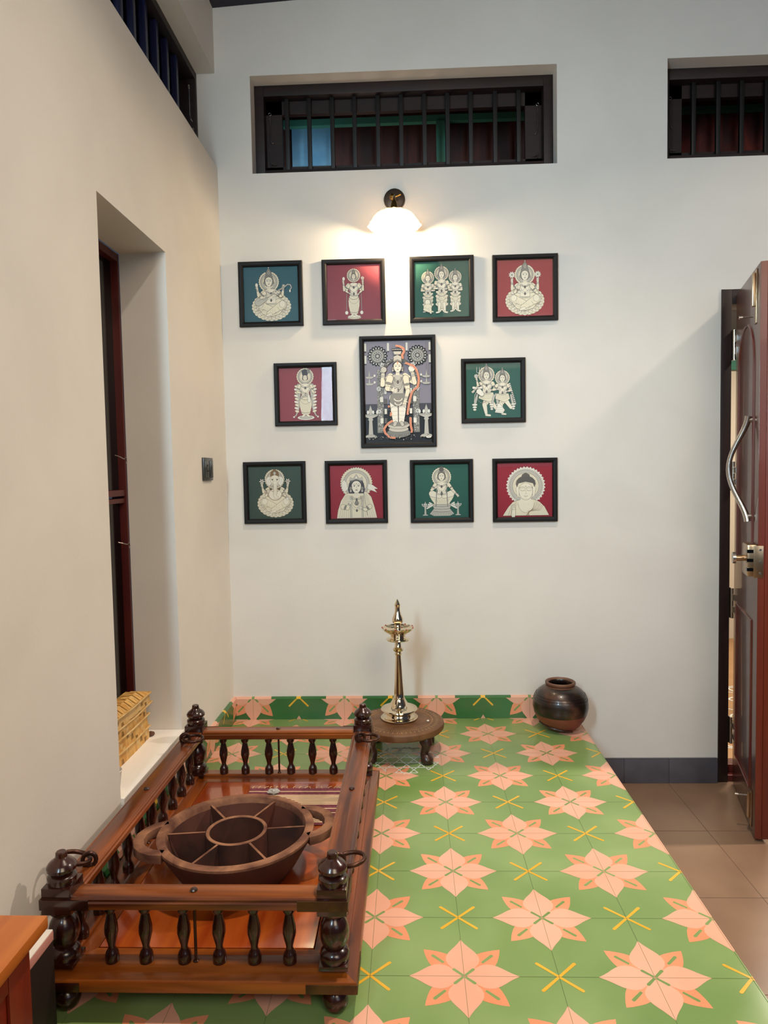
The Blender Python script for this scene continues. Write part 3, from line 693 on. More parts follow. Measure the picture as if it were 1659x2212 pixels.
    def pedestal(s, x, y, rx, ry):
        s.ell(x, y - ry * .7, rx, ry, None, .014); s.ell(x, y, rx * .92, ry * .85, 'skin', .012)
        for i in range(15): t = pi + pi * (i + .5) / 15; s.line([(x + rx * .85 * math.cos(t), y - ry * .35 + ry * .8 * math.sin(t)), (x + rx * .97 * math.cos(t), y - ry * .6 + ry * .9 * math.sin(t))], .008)
    def diya(s, x, y, k):
        s.shape([(x + a * k, y + b * k) for a, b in [(-.2, 0), (.2, 0), (.16, .06), (.07, .10), (.05, .5), (.08, .54), (.05, .58), (.2, .64), (.22, .70), (.04, .70), (.06, .80), (0, .98), (-.06, .80), (-.04, .70), (-.22, .70), (-.2, .64), (-.05, .58), (-.08, .54), (-.05, .5), (-.07, .10), (-.16, .06)]], 'lgrey', .010)
        for q in (-1, -.4, .4, 1): s.put(s.E(x + q * .2 * k, y + .76 * k, .035 * k, .06 * k, 0, 8), 'white')
        s.line([(x - .2 * k, y + .67 * k), (x + .2 * k, y + .67 * k)], .010); s.line([(x - .12 * k, y + .08 * k), (x + .12 * k, y + .08 * k)], .010)
    def standing(s, w=.25, top=.30, bot=-.78, skirt='cream', head_y=.50, hk=.30, hr=.30, sway=0):
        s.halo(0, head_y + .04, hr, 22)
        # skirt
        s.shape([(-w * .75, top - .40), (w * .75, top - .40), (w * 1.05, top - .60), (w * 1.0, -.46), (w * .72, bot + .05), (w * .3, bot), (-w * .3, bot), (-w * .72, bot + .05), (-w * 1.0, -.46), (-w * 1.05, top - .60)], skirt, .014)
        for j in range(7): x = -w * .72 + j * w * .24; s.line([(x * .9, top - .55), (x * 1.15, -.2), (x * .8, bot + .06)], .008, 'grey')
        s.arc(0, top - .40, w * .95, .16, pi, 2 * pi, .018); s.arc(0, top - .44, w * 1.02, .28, pi, 2 * pi, .014, 'grey'); s.arc(0, bot + .12, w * .75, .05, pi, 2 * pi, .022, 'mid')
        for q in (-1, 1): s.limb(q * w * .3, bot - .01, .04, q * w * .55, bot - .05, .035, 'skin', .008)
        s.torso(top, w * .95, .42, False); s.head(0, head_y, hk)

pics = []
def picture(x0, x1, z0, z1, label, bg, draw, fw=.0195, line='line', fill='cream', tall=False, tilt=0):
    cx, cz = (x0 + x1) / 2, (z0 + z1) / 2; W, H = x1 - x0, z1 - z0
    t = thing('picture_frame', label, 'picture', (cx, -.0006, cz), 0, None)
    mb = MB()
    prof = [(0, 0), (0, -.0155), (.002, -.018), (fw * .45, -.0185), (fw - .003, -.0145), (fw, -.012), (fw, 0)]
    P = [(-W / 2, -H / 2), (W / 2, -H / 2), (W / 2, H / 2), (-W / 2, H / 2)]; ins = [(1, 1), (-1, 1), (-1, -1), (1, -1)]
    vs = []; n = len(prof)
    for (px, pz), (ix, iz) in zip(P, ins):
        for a, d in prof: vs.append((px + ix * a, d, pz + iz * a))
    fs = [(c * n + k, ((c + 1) % 4) * n + k, ((c + 1) % 4) * n + (k + 1) % n, c * n + (k + 1) % n) for c in range(4) for k in range(n)]
    mb.add(vs, fs, M_pblack); mb.build('frame', t)
    iw, ih = W / 2 - fw, H / 2 - fw
    sc = iw
    a = Art(0, 0, sc, line, fill); hh = ih / sc
    a.bounds = [(1, 0, 1), (-1, 0, 1), (0, 1, hh), (0, -1, hh)]
    a.mb.add([(-iw, -.0005, -ih), (iw, -.0005, -ih), (iw, -.0005, ih), (-iw, -.0005, ih), (-iw, -.0002, -ih), (iw, -.0002, -ih), (iw, -.0002, ih), (-iw, -.0002, ih)], [(0, 1, 2, 3), (7, 6, 5, 4)], pm(bg))
    draw(a, hh); 
    p = a.mb.build('print', t, smooth=False)
    mb = MB(); mb.add([(-iw, -.0112, -ih), (iw, -.0112, -ih), (iw, -.0112, ih), (-iw, -.0112, ih)], [(0, 1, 2, 3)], M_glass); mb.build('glass', t, smooth=False)
    pics.append(t); return t

def d_veena(a, hh):
    a.at(0, -.02); a.lotus(0, -.42, .70, .50); a.halo(-.07, .47, .37)
    a.legs_crossed(-.36, .50); a.torso(.16); a.head(-.07, .48, .44)
    a.arm(-.26, .10, -.46, -.02, -.50, .22); a.ell(-.52, .36, .05, .07, 'pale', .01); a.arm(.26, .10, .42, -.02, .46, .24)
    a.limb(-.46, -.26, .14, -.22, -.12, .10, 'lgrey'); a.limb(-.28, -.15, .035, .52, .28, .028, 'lgrey'); a.line([(-.5, -.24), (.5, .27)], .010)
    a.line([(.52, .28), (.62, .36), (.72, .34), (.76, .24), (.70, .16)], .06, 'lgrey'); a.line([(.52, .31), (.62, .39), (.74, .36), (.79, .24)], .012); a.ell(.70, .12, .03, .05, 'pale', .008)
    a.arm(-.24, .06, -.36, -.10, -.12, -.04); a.arm(.24, .06, .36, -.06, .20, .04)
def d_tall(a, hh):
    a.at(0, -.04); a.line([(-.27, .0), (-.28, -.62)], .04, 'grey'); a.line([(.27, .0), (.28, -.62)], .04, 'grey')
    for q in (-1, 1): a.ell(q * .28, -.70, .06, .07, 'pale', .010)
    a.pedestal(0, -.84, .26, .06); a.standing(.20, .34, -.78, 'cream', .62, .24, .25)
    a.arm(-.20, .32, -.36, .12, -.38, .40, .05); a.arm(.20, .32, .34, .12, .34, .40, .05); a.ell(-.37, .54, .05, .07, 'pale', .01); a.flower(.33, .55, .07)
    a.arm(-.18, .28, -.28, .08, -.16, .0, .045); a.arm(.18, .28, .28, .08, .18, -.02, .045)
def d_three(a, hh):
    for x, k, s_ in ((-.50, .86, 0), (.50, .86, 1), (0, .98, 2)):
        a.at(x, -.04 if s_ < 2 else .02, k); a.standing(.20, .28, -.80, 'cream', .52, .33, .27)
        for j in range(4):
            for q in (-1, 1): a.ell(q * (.14 + .02 * (j % 2)), -.14 - .15 * j, .085, .05, 'cream', .010, q * .5); a.arc(q * .14, -.13 - .15 * j, .06, .02, pi, 2 * pi, .006, 'grey')
        for q in (-1, 1): a.limb(q * .09, -.55, .06, q * .11, -.80, .04, 'skin'); a.limb(q * .11, -.86, .035, q * .20, -.88, .03, 'skin', .008)
        a.arm(-.21, .24, -.27, .02, -.06, .0, .05); a.arm(.21, .24, .27, .02, .06 if s_ != 2 else .2, -.0, .05)
    a.at(-.52, -.55, .55); a.halo(0, .15, .26, 16); a.ell(0, .15, .17, .2, 'skin'); a.ell(0, -.15, .28, .2); a.limb(-.2, -.3, .1, .16, -.46, .08); a.limb(.16, -.3, .1, .2, -.55, .06)
    a.at(); a.line([(.18, .70), (.24, .86), (.30, .88), (.31, .82)], .014, 'grey'); a.line([(.10, .3), (.26, -.2), (.22, -.8)], .016, 'grey')
def d_lakshmi(a, hh):
    a.at(0, -.02); a.lotus(0, -.42, .68, .50); a.halo(0, .50, .36)
    for q in (-1, 1): a.arm(q * .26, .14, q * .46, .0, q * .46, .26); a.flower(q * .46, .50, .12, 9)
    a.legs_crossed(-.36, .50); a.torso(.18); a.head(0, .48, .44)
    a.arm(-.24, .08, -.36, -.12, -.30, .02); a.arm(.24, .08, .42, -.14, .50, -.22)
def d_side(a, hh):
    a.at(-.02, 0); a.ell(0, -.86, .32, .09, 'pale'); a.ell(0, -.85, .24, .05, 'lgrey')
    for q in (-1, 1):
        a.shape([(q * .16, .40), (q * .30, .40), (q * .36, .20), (q * .34, -.1), (q * .32, -.5), (q * .38, -.74), (q * .46, -.82), (q * .36, -.80), (q * .26, -.60), (q * .2, -.3)], 'lgrey')
        for j in range(9): y = .30 - .115 * j; a.ell(q * (.33 + .02 * (j % 2)), y, .08, .045, 'pale' if j % 2 else 'cream', .010, q * .3)
        a.ell(q * .45, -.83, .035, .035, 'pale', .008)
    a.standing(.22, .36, -.76, 'cream', .62, .26, .32)
    a.shape([(-.10, .72), (-.12, .88), (0, .94), (.12, .88), (.10, .72)], 'dgrey', .010); a.ell(.13, .86, .06, .08, 'grey', .008)
    a.arm(-.22, .32, -.30, .10, -.10, .04, .05); a.arm(.22, .32, .30, .08, .20, .22, .05); a.limb(.12, -.04, .04, .14, -.24, .06, 'pale'); a.limb(-.24, -.2, .02, .06, .02, .02, 'lgrey', .008)
def d_pair(a, hh):
    for x, y, k, h in ((-.24, .02, 1.0, 'grey'), (.34, -.04, .90, 'mid')):
        a.at(x, y, k)
        for q, yy in ((-1, -.55), (1, -.60)): a.limb(q * .34, -.15, .04, q * .42, yy + .1, .05, 'lgrey'); 
        for q in (-1, 1):
            for j in range(3): a.ell(q * .44, -.52 - .09 * j, .10 - .02 * j, .04, 'pale', .010)
        a.halo(0, .56, .30, 20)
        a.limb(.10, -.22, .14, -.08, -.52, .09); a.limb(-.08, -.52, .085, -.02, -.86, .05, 'skin'); a.limb(-.02, -.90, .04, .12, -.92, .035, 'skin', .008)
        a.limb(-.12, -.2, .14, .16, -.40, .10); a.limb(.16, -.40, .09, .34, -.66, .06, 'skin')
        a.shape([(-.24, -.08), (.24, -.08), (.30, -.30), (.12, -.42), (-.12, -.36), (-.30, -.28)], None)
        for j in range(5): a.arc(0, -.06 - .04 * j, .26, .1, pi * 1.1, pi * 1.9, .009, 'grey')
        a.torso(.30, .22, .40); a.head(0, .54, .36, 'tall', h)
        a.arm(-.22, .26, -.38, .08, -.20 if x > 0 else -.46, .10 if x > 0 else .0, .055); a.arm(.22, .26, .34, .04, .16, .0, .055)
    a.at(); a.arm(-.44, .26, -.56, .20, -.60, .42, .05); a.line([(-.42, .28), (-.50, .70)], .022, 'lgrey')
    for q in (-.09, 0, .09): a.line([(-.49, .62), (-.50 + q * 1.1, .68), (-.50 + q, .86)], .020, 'pale')
    a.flower(-.62, .54, .08); a.limb(-.72, .12, .05, -.56, .10, .02, 'pale'); a.limb(-.56, .10, .02, -.44, .12, .05, 'pale')
    a.limb(-.52, -.02, .10, -.42, -.12, .08, 'pale'); a.arc(-.40, -.24, .18, .20, pi, 1.8 * pi, .022, 'grey'); a.line([(-.58, .02), (-.68, -.16), (-.70, -.4)], .02, 'pale')
    for j in range(12): a.ell(.60 + .018 * j, .24 - .065 * j, .035, .024, 'pale', .010)
    a.shape([(.05, -.80), (.34, -.84), (.42, -.72), (.24, -.48), (.16, -.48)], 'pale')
    for j in range(3): a.arc(.22, -.60 - .07 * j, .10 + .03 * j, .03, pi, 2 * pi, .010)
def d_eleph(a, hh):
    a.at(0, -.02); a.lotus(0, -.40, .66, .50); a.halo(-.01, .52, .37)
    for q in (-1, 1): a.arm(q * .26, .16, q * .44, .04, q * .48, .26, .055); a.flower(q * .49, .44, .10, 6)
    a.legs_crossed(-.34, .48); a.ell(0, -.06, .26, .22, 'skin'); a.garland(0, .22, .20, .18, 3, 'brown'); a.arc(0, -.06, .24, .2, pi, 2 * pi, .02, 'brown')
    for q in (-1, 1): a.shape([(q * .12, .60), (q * .26, .62), (q * .34, .50), (q * .30, .34), (q * .20, .26), (q * .12, .36)], 'pale'); a.line([(q * .17, .54), (q * .26, .50), (q * .22, .36)], .008, 'brown')
    a.ell(0, .50, .17, .19, 'skin'); a.shape([(-.08, .44), (.09, .44), (.08, .22), (.08, .0), (.04, -.10), (.13, -.14), (.12, -.21), (-.02, -.20), (-.07, -.08), (-.05, .10), (-.06, .3)], 'skin')
    for j in range(7): a.arc(.01, .34 - .06 * j, .065, .02, pi, 2 * pi, .007, 'brown')
    for q in (-1, 1): a.put(a.E(q * .09, .50, .035, .02, 0, 10), 'black'); a.arc(q * .09, .52, .05, .03, .1 * pi, .9 * pi, .01); a.limb(q * .10, .34, .02, q * .14, .24, .01, 'pale', .007)
    a.shape([(-.17, .62), (-.14, .80), (0, .90), (.14, .80), (.17, .62), (0, .68)], 'brown'); a.ell(0, .74, .05, .06, 'lgrey', .008)
    a.arm(-.24, .10, -.34, -.10, -.26, .04, .05); a.arm(.24, .10, .36, -.08, .44, -.16, .05); a.ell(.46, -.22, .06, .04, 'pale', .010)
def bust_cloth(a, fold='grey'):
    a.shape([(-.20, .0), (-.42, -.10), (-.58, -.34), (-.70, -.70), (-.74, -1.0), (.78, -1.0), (.70, -.6), (.58, -.2), (.42, -.02), (.2, .04)], None, .016)
    for j in range(5): a.line([(-.40 + .03 * j, -.12), (-.52 + .05 * j, -.45), (-.66 + .09 * j, -1.0)], .010, fold); a.line([(.40 - .03 * j, -.06), (.50 - .05 * j, -.4), (.72 - .09 * j, -1.0)], .010, fold)
def d_bust(a, hh):
    a.at(-.02, -.0); a.halo(.02, .32, .60, 40); bust_cloth(a)
    a.line([(.22, .5), (.42, -.9)], .03, 'grey'); a.shape([(-.44, .46), (-.34, .34), (-.30, .10), (-.44, -.02), (-.54, .12), (-.54, .36)], 'pale')
    a.shape([(-.26, .30), (-.30, .08), (-.26, -.06), (.30, -.06), (.34, .08), (.30, .32), (.2, .50), (-.16, .50)], 'dgrey', .010)
    a.shape([(.46, .30), (.62, .26), (.84, .10), (.70, .10), (.80, -.04), (.60, .04), (.44, .10)], 'pale')
    a.head(.02, .20, .60, 'none', 'dgrey')
    a.shape([(-.26, .40), (-.20, .56), (-.10, .50), (.02, .66), (.14, .50), (.24, .56), (.30, .40), (.02, .48)], 'lgrey'); a.ell(.02, .54, .04, .06, 'pale', .01)
    a.garland(.02, -.14, .26, .16, 3); a.garland(.02, -.16, .26, .55, 3, 'lgrey'); a.ell(.02, -.42, .07, .08, 'grey')
    for x in (-.20, .24): a.line([(x, -.2), (x * 1.0, -.98)], .06, 'lgrey'); a.line([(x - .035, -.2), (x - .035, -.98)], .01); a.line([(x + .035, -.2), (x + .035, -.98)], .01)
    a.arm(-.50, -.56, -.34, -.62, -.24, -.44, .085); a.arm(.52, -.56, .36, -.68, .20, -.62, .075)
    for y in (.70, .90): pass
def d_throne(a, hh):
    a.at(0, 0); a.halo(.0, .52, .36, 26)
    for q in (-1, 1):
        for j in range(4): a.limb(q * .32, -.52, .03, q * (.46 + .03 * j), -.44 - .07 * j, .028, 'pale', .009)
    a.shape([(-.30, -.46), (.30, -.46), (.34, -.56), (.30, -.66), (.36, -.74), (.46, -.86), (.30, -.94), (-.30, -.94), (-.46, -.86), (-.36, -.74), (-.30, -.66), (-.34, -.56)], 'lgrey')
    for y in (-.54, -.64, -.74): a.arc(0, y, .33, .05, pi, 2 * pi, .016, 'line')
    for i in range(13): x = -.36 + .06 * i; a.line([(x * .9, -.78), (x * 1.1, -.90)], .010)
    a.shape([(-.46, -.18), (.46, -.18), (.38, -.34), (.26, -.50), (-.26, -.50), (-.38, -.34)], None); a.limb(-.36, -.10, .12, -.08, -.2, .08, 'skin'); a.limb(.36, -.10, .12, .08, -.2, .08, 'skin')
    for j in range(8): x = -.28 + .08 * j; a.line([(x, -.26), (x * .7, -.46)], .012, 'grey')
    a.torso(.28, .24, .40, False); a.head(0, .54, .38, 'bun', 'mid')
    for q in (-1, 1): a.line([(q * .18, .26), (q * .20, -.2), (q * .22, -.6)], .05, 'grey')
    a.arm(-.24, .24, -.38, .04, -.24, .12, .055); a.arm(.26, .24, .42, .02, .56, -.14, .055)
    a.at(-.62, -.92, .55); a.diya(0, 0, 1); a.at(.60, -.92, .55); a.diya(0, 0, 1)
def d_monk(a, hh):
    a.at(); a.halo(.04, .14, .72, ray=True)
    a.shape([(-.14, -.34), (-.44, -.44), (-.60, -.62), (-.80, -.94), (.88, -.94), (.72, -.62), (.54, -.44), (.30, -.34)], None, .016)
    a.shape([(-.12, -.22), (.20, -.22), (.24, -.38), (.32, -.44), (.26, -.70), (.06, -.84), (-.16, -.74), (-.24, -.46), (-.16, -.38)], 'skin', 0)
    a.arc(.05, -.44, .30, .40, pi * 1.02, pi * 1.98, .014, 'brown'); a.arc(.04, -.30, .15, .06, pi * 1.1, pi * 1.9, .008, 'grey')
    a.line([(-.06, -.52), (-.02, -.55)], .008, 'grey'); a.line([(.14, -.52), (.10, -.55)], .008, 'grey')
    for q in (-1, 1): a.shape([(.04 + q * .25, .12), (.04 + q * .33, .14), (.04 + q * .36, .04), (.04 + q * .33, -.18), (.04 + q * .28, -.28), (.04 + q * .24, -.16)], 'skin', .012)
    a.shape([(-.28, .10), (-.32, .22), (-.29, .34), (-.20, .44), (-.11, .48), (-.09, .56), (.04, .62), (.17, .56), (.19, .48), (.28, .44), (.37, .34), (.40, .22), (.36, .10), (.30, .24), (.04, .30), (-.22, .24)], 'mid', .012)
    for i in range(17):
        for j in range(4): x = -.26 + .035 * i; a.put(a.E(x + .04, .30 + .045 * j - 1.2 * x * x + .03, .010, .010, 0, 6), 'dgrey')
    a.shape([(.04 + .25 * math.cos(t), -.03 + (.29 if math.sin(t) > 0 else .34) * math.sin(t)) for t in [2 * pi * i / 30 for i in range(30)]], 'skin', .012)
    for q in (-1, 1):
        a.arc(.04 + q * .115, .0, .085, .035, pi * 1.05, pi * 1.95, .016); a.arc(.04 + q * .115, -.01, .095, .065, .08 * pi, .92 * pi, .008, 'mid'); a.arc(.04 + q * .12, .03, .11, .075, .1 * pi, .9 * pi, .016, 'line')
    a.line([(.03, .05), (.045, -.10), (.08, -.135), (.04, -.155), (.0, -.135)], .010, 'brown'); a.put(a.E(.04, .13, .018, .018, 0, 8), 'brown')
    a.arc(.04, -.20, .075, .03, pi * 1.1, pi * 1.9, .012); a.arc(.04, -.225, .05, .025, pi * 1.1, pi * 1.9, .010, 'brown'); a.arc(.04, -.30, .05, .02, pi * 1.1, pi * 1.9, .006, 'grey')
    for j in range(6): a.line([(.40 + .05 * j, -.42 - .03 * j), (.34 + .04 * j, -.60 - .03 * j), (.20 - .02 * j, -.78), (.02 + .03 * j, -.94)], .014 if j % 2 else .008, 'brown')
    for j in range(4): a.line([(-.30 - .06 * j, -.42 - .05 * j), (-.40 - .07 * j, -.94)], .010, 'brown')
    a.limb(-.42, -.94, .07, -.40, -.72, .065, 'skin'); a.hand(-.40, -.70, 1.7, .085)
def d_center(a, hh):
    a.at()
    a.put([(-1, -hh), (1, -hh), (1, -.55), (-1, -.55)], 'black')
    for j, (c) in enumerate(('dgrey', 'dgrey')): a.put([(-1, -.55 + .07 * j), (1, -.55 + .07 * j), (1, -.42 + .07 * j), (-1, -.42 + .07 * j)], c)
    for x in (-.97, -.28, .28, .97):
        for y in (1.35, .98) if abs(x) > .5 else (1.35,):
            a.shape([(x - .035, y + .12), (x + .035, y + .12), (x + .035, y - .12), (x - .035, y - .12)], 'pale', .008); a.put([(x - .03, y - .12), (x + .03, y - .12), (x + .03, y - .16), (x - .03, y - .16)], 'dgrey')
    for q in (-1, 1):
        cx, cy = q * .60, 1.08
        for i in range(18): t = 2 * pi * i / 18; a.put(a.E(cx + .25 * math.cos(t), cy + .25 * math.sin(t), .06, .045, t, 12), 'black'); a.put(a.E(cx + .24 * math.cos(t), cy + .24 * math.sin(t), .026, .018, t, 8), 'pale')
        a.ell(cx, cy, .21, .21, 'grey'); a.ell(cx, cy, .17, .17, 'lgrey', .01); a.ell(cx, cy, .13, .13, 'mid', .01)
        for i in range(12): t = 2 * pi * i / 12; a.put(a.E(cx + .10 * math.cos(t), cy + .10 * math.sin(t), .018, .018, 0, 8), 'white')
        a.ell(cx, cy, .045, .045, 'lgrey', .008)
        a.line([(q * .86, hh), (q * .86, .62)], .016, 'grey'); a.line([(q * .93, hh), (q * .93, .45)], .012, 'grey')
        for y in (.44, .24): a.shape([(q * .70, y + .04), (q * .98, y + .04), (q * .94, y - .03), (q * .78, y - .03)], 'lgrey', .008); a.ell(q * .70, y + .06, .035, .04, 'pale', .006); a.shape([(q * .83, y + .04), (q * .89, y + .04), (q * .86, y + .22)], 'lgrey', .006)
        a.put([(q * .42, .70), (q * .62, .64), (q * .64, -1.22), (q * .46, -1.22)], 'grey')
        random.seed(3)
        for i in range(150): a.put(a.E(q * random.uniform(.45, .63), random.uniform(-1.2, .68), .016, .012, random.random() * 3, 5), random.choice(['lgrey', 'mid', 'dgrey', 'pale']))
        for y in (.80, .10, -.58): a.flower(q * (.46 if y > .5 else .58), y, .085, 8, 'white')
        for y in (-.22, -.86): a.shape([(q * .50 - .05, y + .08), (q * .50 + .05, y + .08), (q * .50 + .05, y - .08), (q * .50 - .05, y - .08)], 'pale', .008)
        for y in (0, -.30, -.60, -.88): a.shape([(q * .38 - .04, y + .10), (q * .38 + .04, y + .10), (q * .38 + .04, y - .06), (q * .38 - .04, y - .06)], 'pale' if y in (0, -.60) else 'mid', .008)
        a.at(q * .84, -1.36, 1.0); a.diya(0, 0, 1.0); a.at()
    a.arc(0, .55, .44, .42, 0, pi, .16, 'mid'); 
    for i in range(60): t = pi * i / 60; a.put(a.E(.44 * math.cos(t) + random.uniform(-.06, .06), .55 + .42 * math.sin(t) + random.uniform(-.05, .05), .016, .012, 0, 5), random.choice(['lgrey', 'grey', 'pale']))
    a.ell(0, -1.24, .36, .14, 'grey'); a.ell(0, -1.12, .30, .09, 'lgrey'); a.ell(0, -1.00, .33, .12, 'lgrey'); a.ell(0, -.95, .30, .08, 'grey', .01)
    for i in range(11): t = pi + pi * (i + .5) / 11; a.line([(.30 * math.cos(t), -1.20 + .08 * math.sin(t)), (.34 * math.cos(t), -1.24 + .12 * math.sin(t))], .008)
    for q in (-1, 1):
        a.arm(q * .22, .46, q * .46, .22, q * .44, .56, .085) if q < 0 else a.arm(q * .22, .46, q * .50, .26, q * .44, .56, .085)
        a.limb(q * .12, -.18, .15, q * .11, -.55, .12, 'pale'); a.limb(q * .11, -.55, .12, q * .09, -.88, .08, 'pale'); a.limb(q * .09, -.93, .05, q * .12, -.99, .05, 'lgrey')
        for j in range(5): a.arc(q * .12, -.30 - .12 * j, .12, .05, pi, 2 * pi, .008, 'grey')
    a.shape([(-.24, .46), (-.22, .2), (-.17, 0), (-.22, -.20), (.22, -.20), (.17, 0), (.22, .2), (.24, .46), (.1, .52), (-.1, .52)], 'lgrey')
    a.shape([(-.22, -.06), (.22, -.06), (.26, -.30), (.10, -.42), (-.10, -.42), (-.26, -.30)], 'grey'); a.arc(0, -.20, .12, .08, pi, 2 * pi, .04, 'pale'); a.arc(0, -.32, .10, .08, pi, 2 * pi, .04, 'pale'); a.line([(0, -.42), (0, -.9)], .05, 'mid')
    a.garland(0, .44, .14, .16, 3); a.garland(0, .42, .16, .38, 3, 'mid')
    for q in (-1, 1): a.line([(q * .16, .5), (q * .17, .1), (q * .14, -.35)], .045, 'grey')
    a.arm(-.24, .40, -.32, .10, -.18, .06, .09); a.arm(.24, .40, .30, .02, .22, -.26, .08)
    a.ell(-.42, .66, .09, .09, 'lgrey'); a.ell(.42, .68, .10, .10, 'pale')
    a.head(0, .74, .40, 'none', 'dgrey'); a.shape([(-.12, .90), (-.12, 1.04), (0, 1.10), (.12, 1.04), (.12, .90), (0, .95)], 'lgrey'); a.put(a.E(0, .86, .02, .05, 0, 8), 'orange')
    a.shape([(-.10, 1.10), (.10, 1.10), (.12, 1.20), (-.12, 1.20)], 'lgrey')
    for i in range(7): a.ell(-.15 + .05 * i, 1.25, .03, .035, 'black', .004); a.put(a.E(-.15 + .05 * i, 1.25, .014, .016, 0, 8), 'pale')
    G = [(-.02, 1.36), (.08, 1.34), (.18, 1.28), (.20, 1.18), (.14, 1.08), (.17, .96), None, (.26, .84), (.36, .80), (.46, .76), (.55, .66), (.60, .52), (.63, .38), (.62, .24), (.58, .12), (.50, .06), (.42, -.02), (.38, -.14), (.35, -.28), (.32, -.40), (.30, -.52), (.28, -.62), (.28, -.72), None, (.36, -.80), (.36, -.92), (.37, -1.04), (.40, -1.16), (.38, -1.26), None, (-.20, -.88), (-.30, -.94), (-.38, -1.02), (-.44, -1.12), (-.40, -1.24), (-.30, -1.34), (-.18, -1.38), (-.08, -1.38), None, (-.22, -.64), (-.23, -.70), (-.20, -.76), None, (-.28, -.44), (-.285, -.445)]
    seg_ = []
    for i in range(len(G) - 1):
        if G[i] is None or G[i + 1] is None: continue
        (x0, y0), (x1, y1) = G[i], G[i + 1]; n = max(1, int(math.hypot(x1 - x0, y1 - y0) / .038))
        for k in range(n):
            x, y = x0 + (x1 - x0) * k / n, y0 + (y1 - y0) * k / n; a.put(a.E(x, y, .036, .034, 0, 8), 'orange'); a.put(a.E(x, y, .014, .013, 0, 6), 'red')
    random.seed(5)
    for i in range(60): a.put(a.E(random.uniform(-.9, .9), random.uniform(-1.44, -1.30), .022, .010, random.random() * 3, 6), random.choice(['mid', 'lgrey', 'dgrey']))
    a.ell(.90, -1.37, .08, .035, 'white', .006); a.line([(.86, -1.37), (.94, -1.37)], .016, 'mid')

picture(-.713, -.442, 1.696, 1.966, 'square picture of a seated figure playing a lute, on blue-green, top left', 'bgT', d_veena)
picture(-.359, -.093, 1.695, 1.965, 'square picture of a slim standing haloed figure on plum red, left of the wall lamp', 'bgM', d_tall)
picture(.0095, .2775, 1.696, 1.967, 'square picture of three standing haloed figures on green, right under the lamp', 'bgG', d_three)
picture(.3555, .626, 1.691, 1.9635, 'square picture of a seated lotus figure on crimson, top right', 'bgR', d_lakshmi)
picture(-.573, -.306, 1.2745, 1.5395, 'square dull red picture of a figure on an oval base, left of the tall picture', 'bgM', d_side)
picture(-.207, .1135, 1.1745, 1.6435, 'tall grey picture with orange garland and two oil lamps, in the middle', 'bggrey', d_center)
picture(.2205, .489, 1.2705, 1.5395, 'square picture of two dancing figures on green, right of the tall picture', 'bgG', d_pair)
picture(-.717, -.449, .8585, 1.124, 'square picture of a seated elephant-headed figure on dark green, bottom left', 'bgD', d_eleph, line='brown')
picture(-.365, -.0995, .854, 1.1225, 'square picture of a crowned bust with a flag on crimson, bottom row', 'bgR', d_bust)
picture(-.0015, .2655, .852, 1.1195, 'square picture of a figure on a throne between small lamps, dark green, bottom row', 'bgG', d_throne)
picture(.348, .620, .8495, 1.1185, 'square picture of a monk bust with closed eyes on crimson, bottom right', 'bgR', d_monk)
for p in pics: p['group'] = 'framed pictures on the back wall'

# ================================================================ LOW SWING BED
bed = thing('swing_seat', 'low dark wood swing seat with turned corner posts, rails and four iron rings', 'swing', (-.4405, -1.235, 0))
BX, BY = -.4405, -1.235
xl, xr, yn, yf_ = -.714, -.167, -1.690, -.790
bl = lambda x, y, z: (x - BX, y - BY, z)
TB = Matrix.Translation((-BX, -BY, 0))
def frame_ring(prof, x0, x1, y0, y1, m, names):
    """mitred rectangular frame, profile (inset, z); returns four sides"""
    cs = [(x0, y0, 1, 1), (x1, y0, -1, 1), (x1, y1, -1, -1), (x0, y1, 1, -1)]; n = len(prof)
    for k in range(4):
        a, b = cs[k], cs[(k + 1) % 4]; mb = MB()
        vs = [(c[0] + c[2] * i, c[1] + c[3] * i, z) for c in (a, b) for i, z in prof]
        fs = [tuple(range(n))[::-1], tuple(range(n, 2 * n))] + [(i, (i + 1) % n, n + (i + 1) % n, n + i) for i in range(n)]
        mb.add(vs, fs, m[k], TB)
        yield mb, k
MK = [M_woodx, M_woody, M_woodx, M_woody]
base_prof = [(0, .060), (0, .079), (.002, .0825), (.010, .0845), (.020, .0865), (.0235, .088), (.025, .095), (.028, .0965), (.060, .0965), (.063, .094), (.0645, .087), (.095, .085), (.097, .060)]
for mb, k in frame_ring(base_prof, -.767, -.120, -1.731, -.738, MK, 0):
    o = mb.build('base_rail', bed); 
mb = MB(); mb.box(-.6695, -.2175, -1.6335, -.8355, .062, .0860, M_deck, .001, TB); mb.build('seat_board', bed)
rail_prof = [(0, .222), (-.001, .234), (.003, .236), (.003, .240), (.0065, .2425), (.009, .2415), (.012, .243), (.048, .243), (.051, .2415), (.0535, .2425), (.057, .240), (.057, .236), (.061, .234), (.060, .222), (.055, .218), (.005, .218)]
for mb, k in frame_ring(rail_prof, -.744, -.138, -1.7205, -.763, MK, 0): mb.build('top_rail', bed)
post_prof = [(.001, .106), (.028, .106), (.0295, .110), (.0295, .120), (.026, .126), (.020, .130), (.021, .134), (.026, .142), (.0298, .155), (.0300, .166), (.027, .180), (.021, .190), (.017, .194), (.021, .197), (.027, .203), (.0285, .209), (.001, .209)]
fin_prof = [(.001, .262), (.027, .262), (.0285, .267), (.0285, .275), (.025, .279), (.020, .281), (.0235, .284), (.0285, .289), (.0290, .295), (.026, .300), (.0225, .304), (.0150, .309), (.0115, .313), (.0105, .322), (.0085, .324), (.001, .324)]
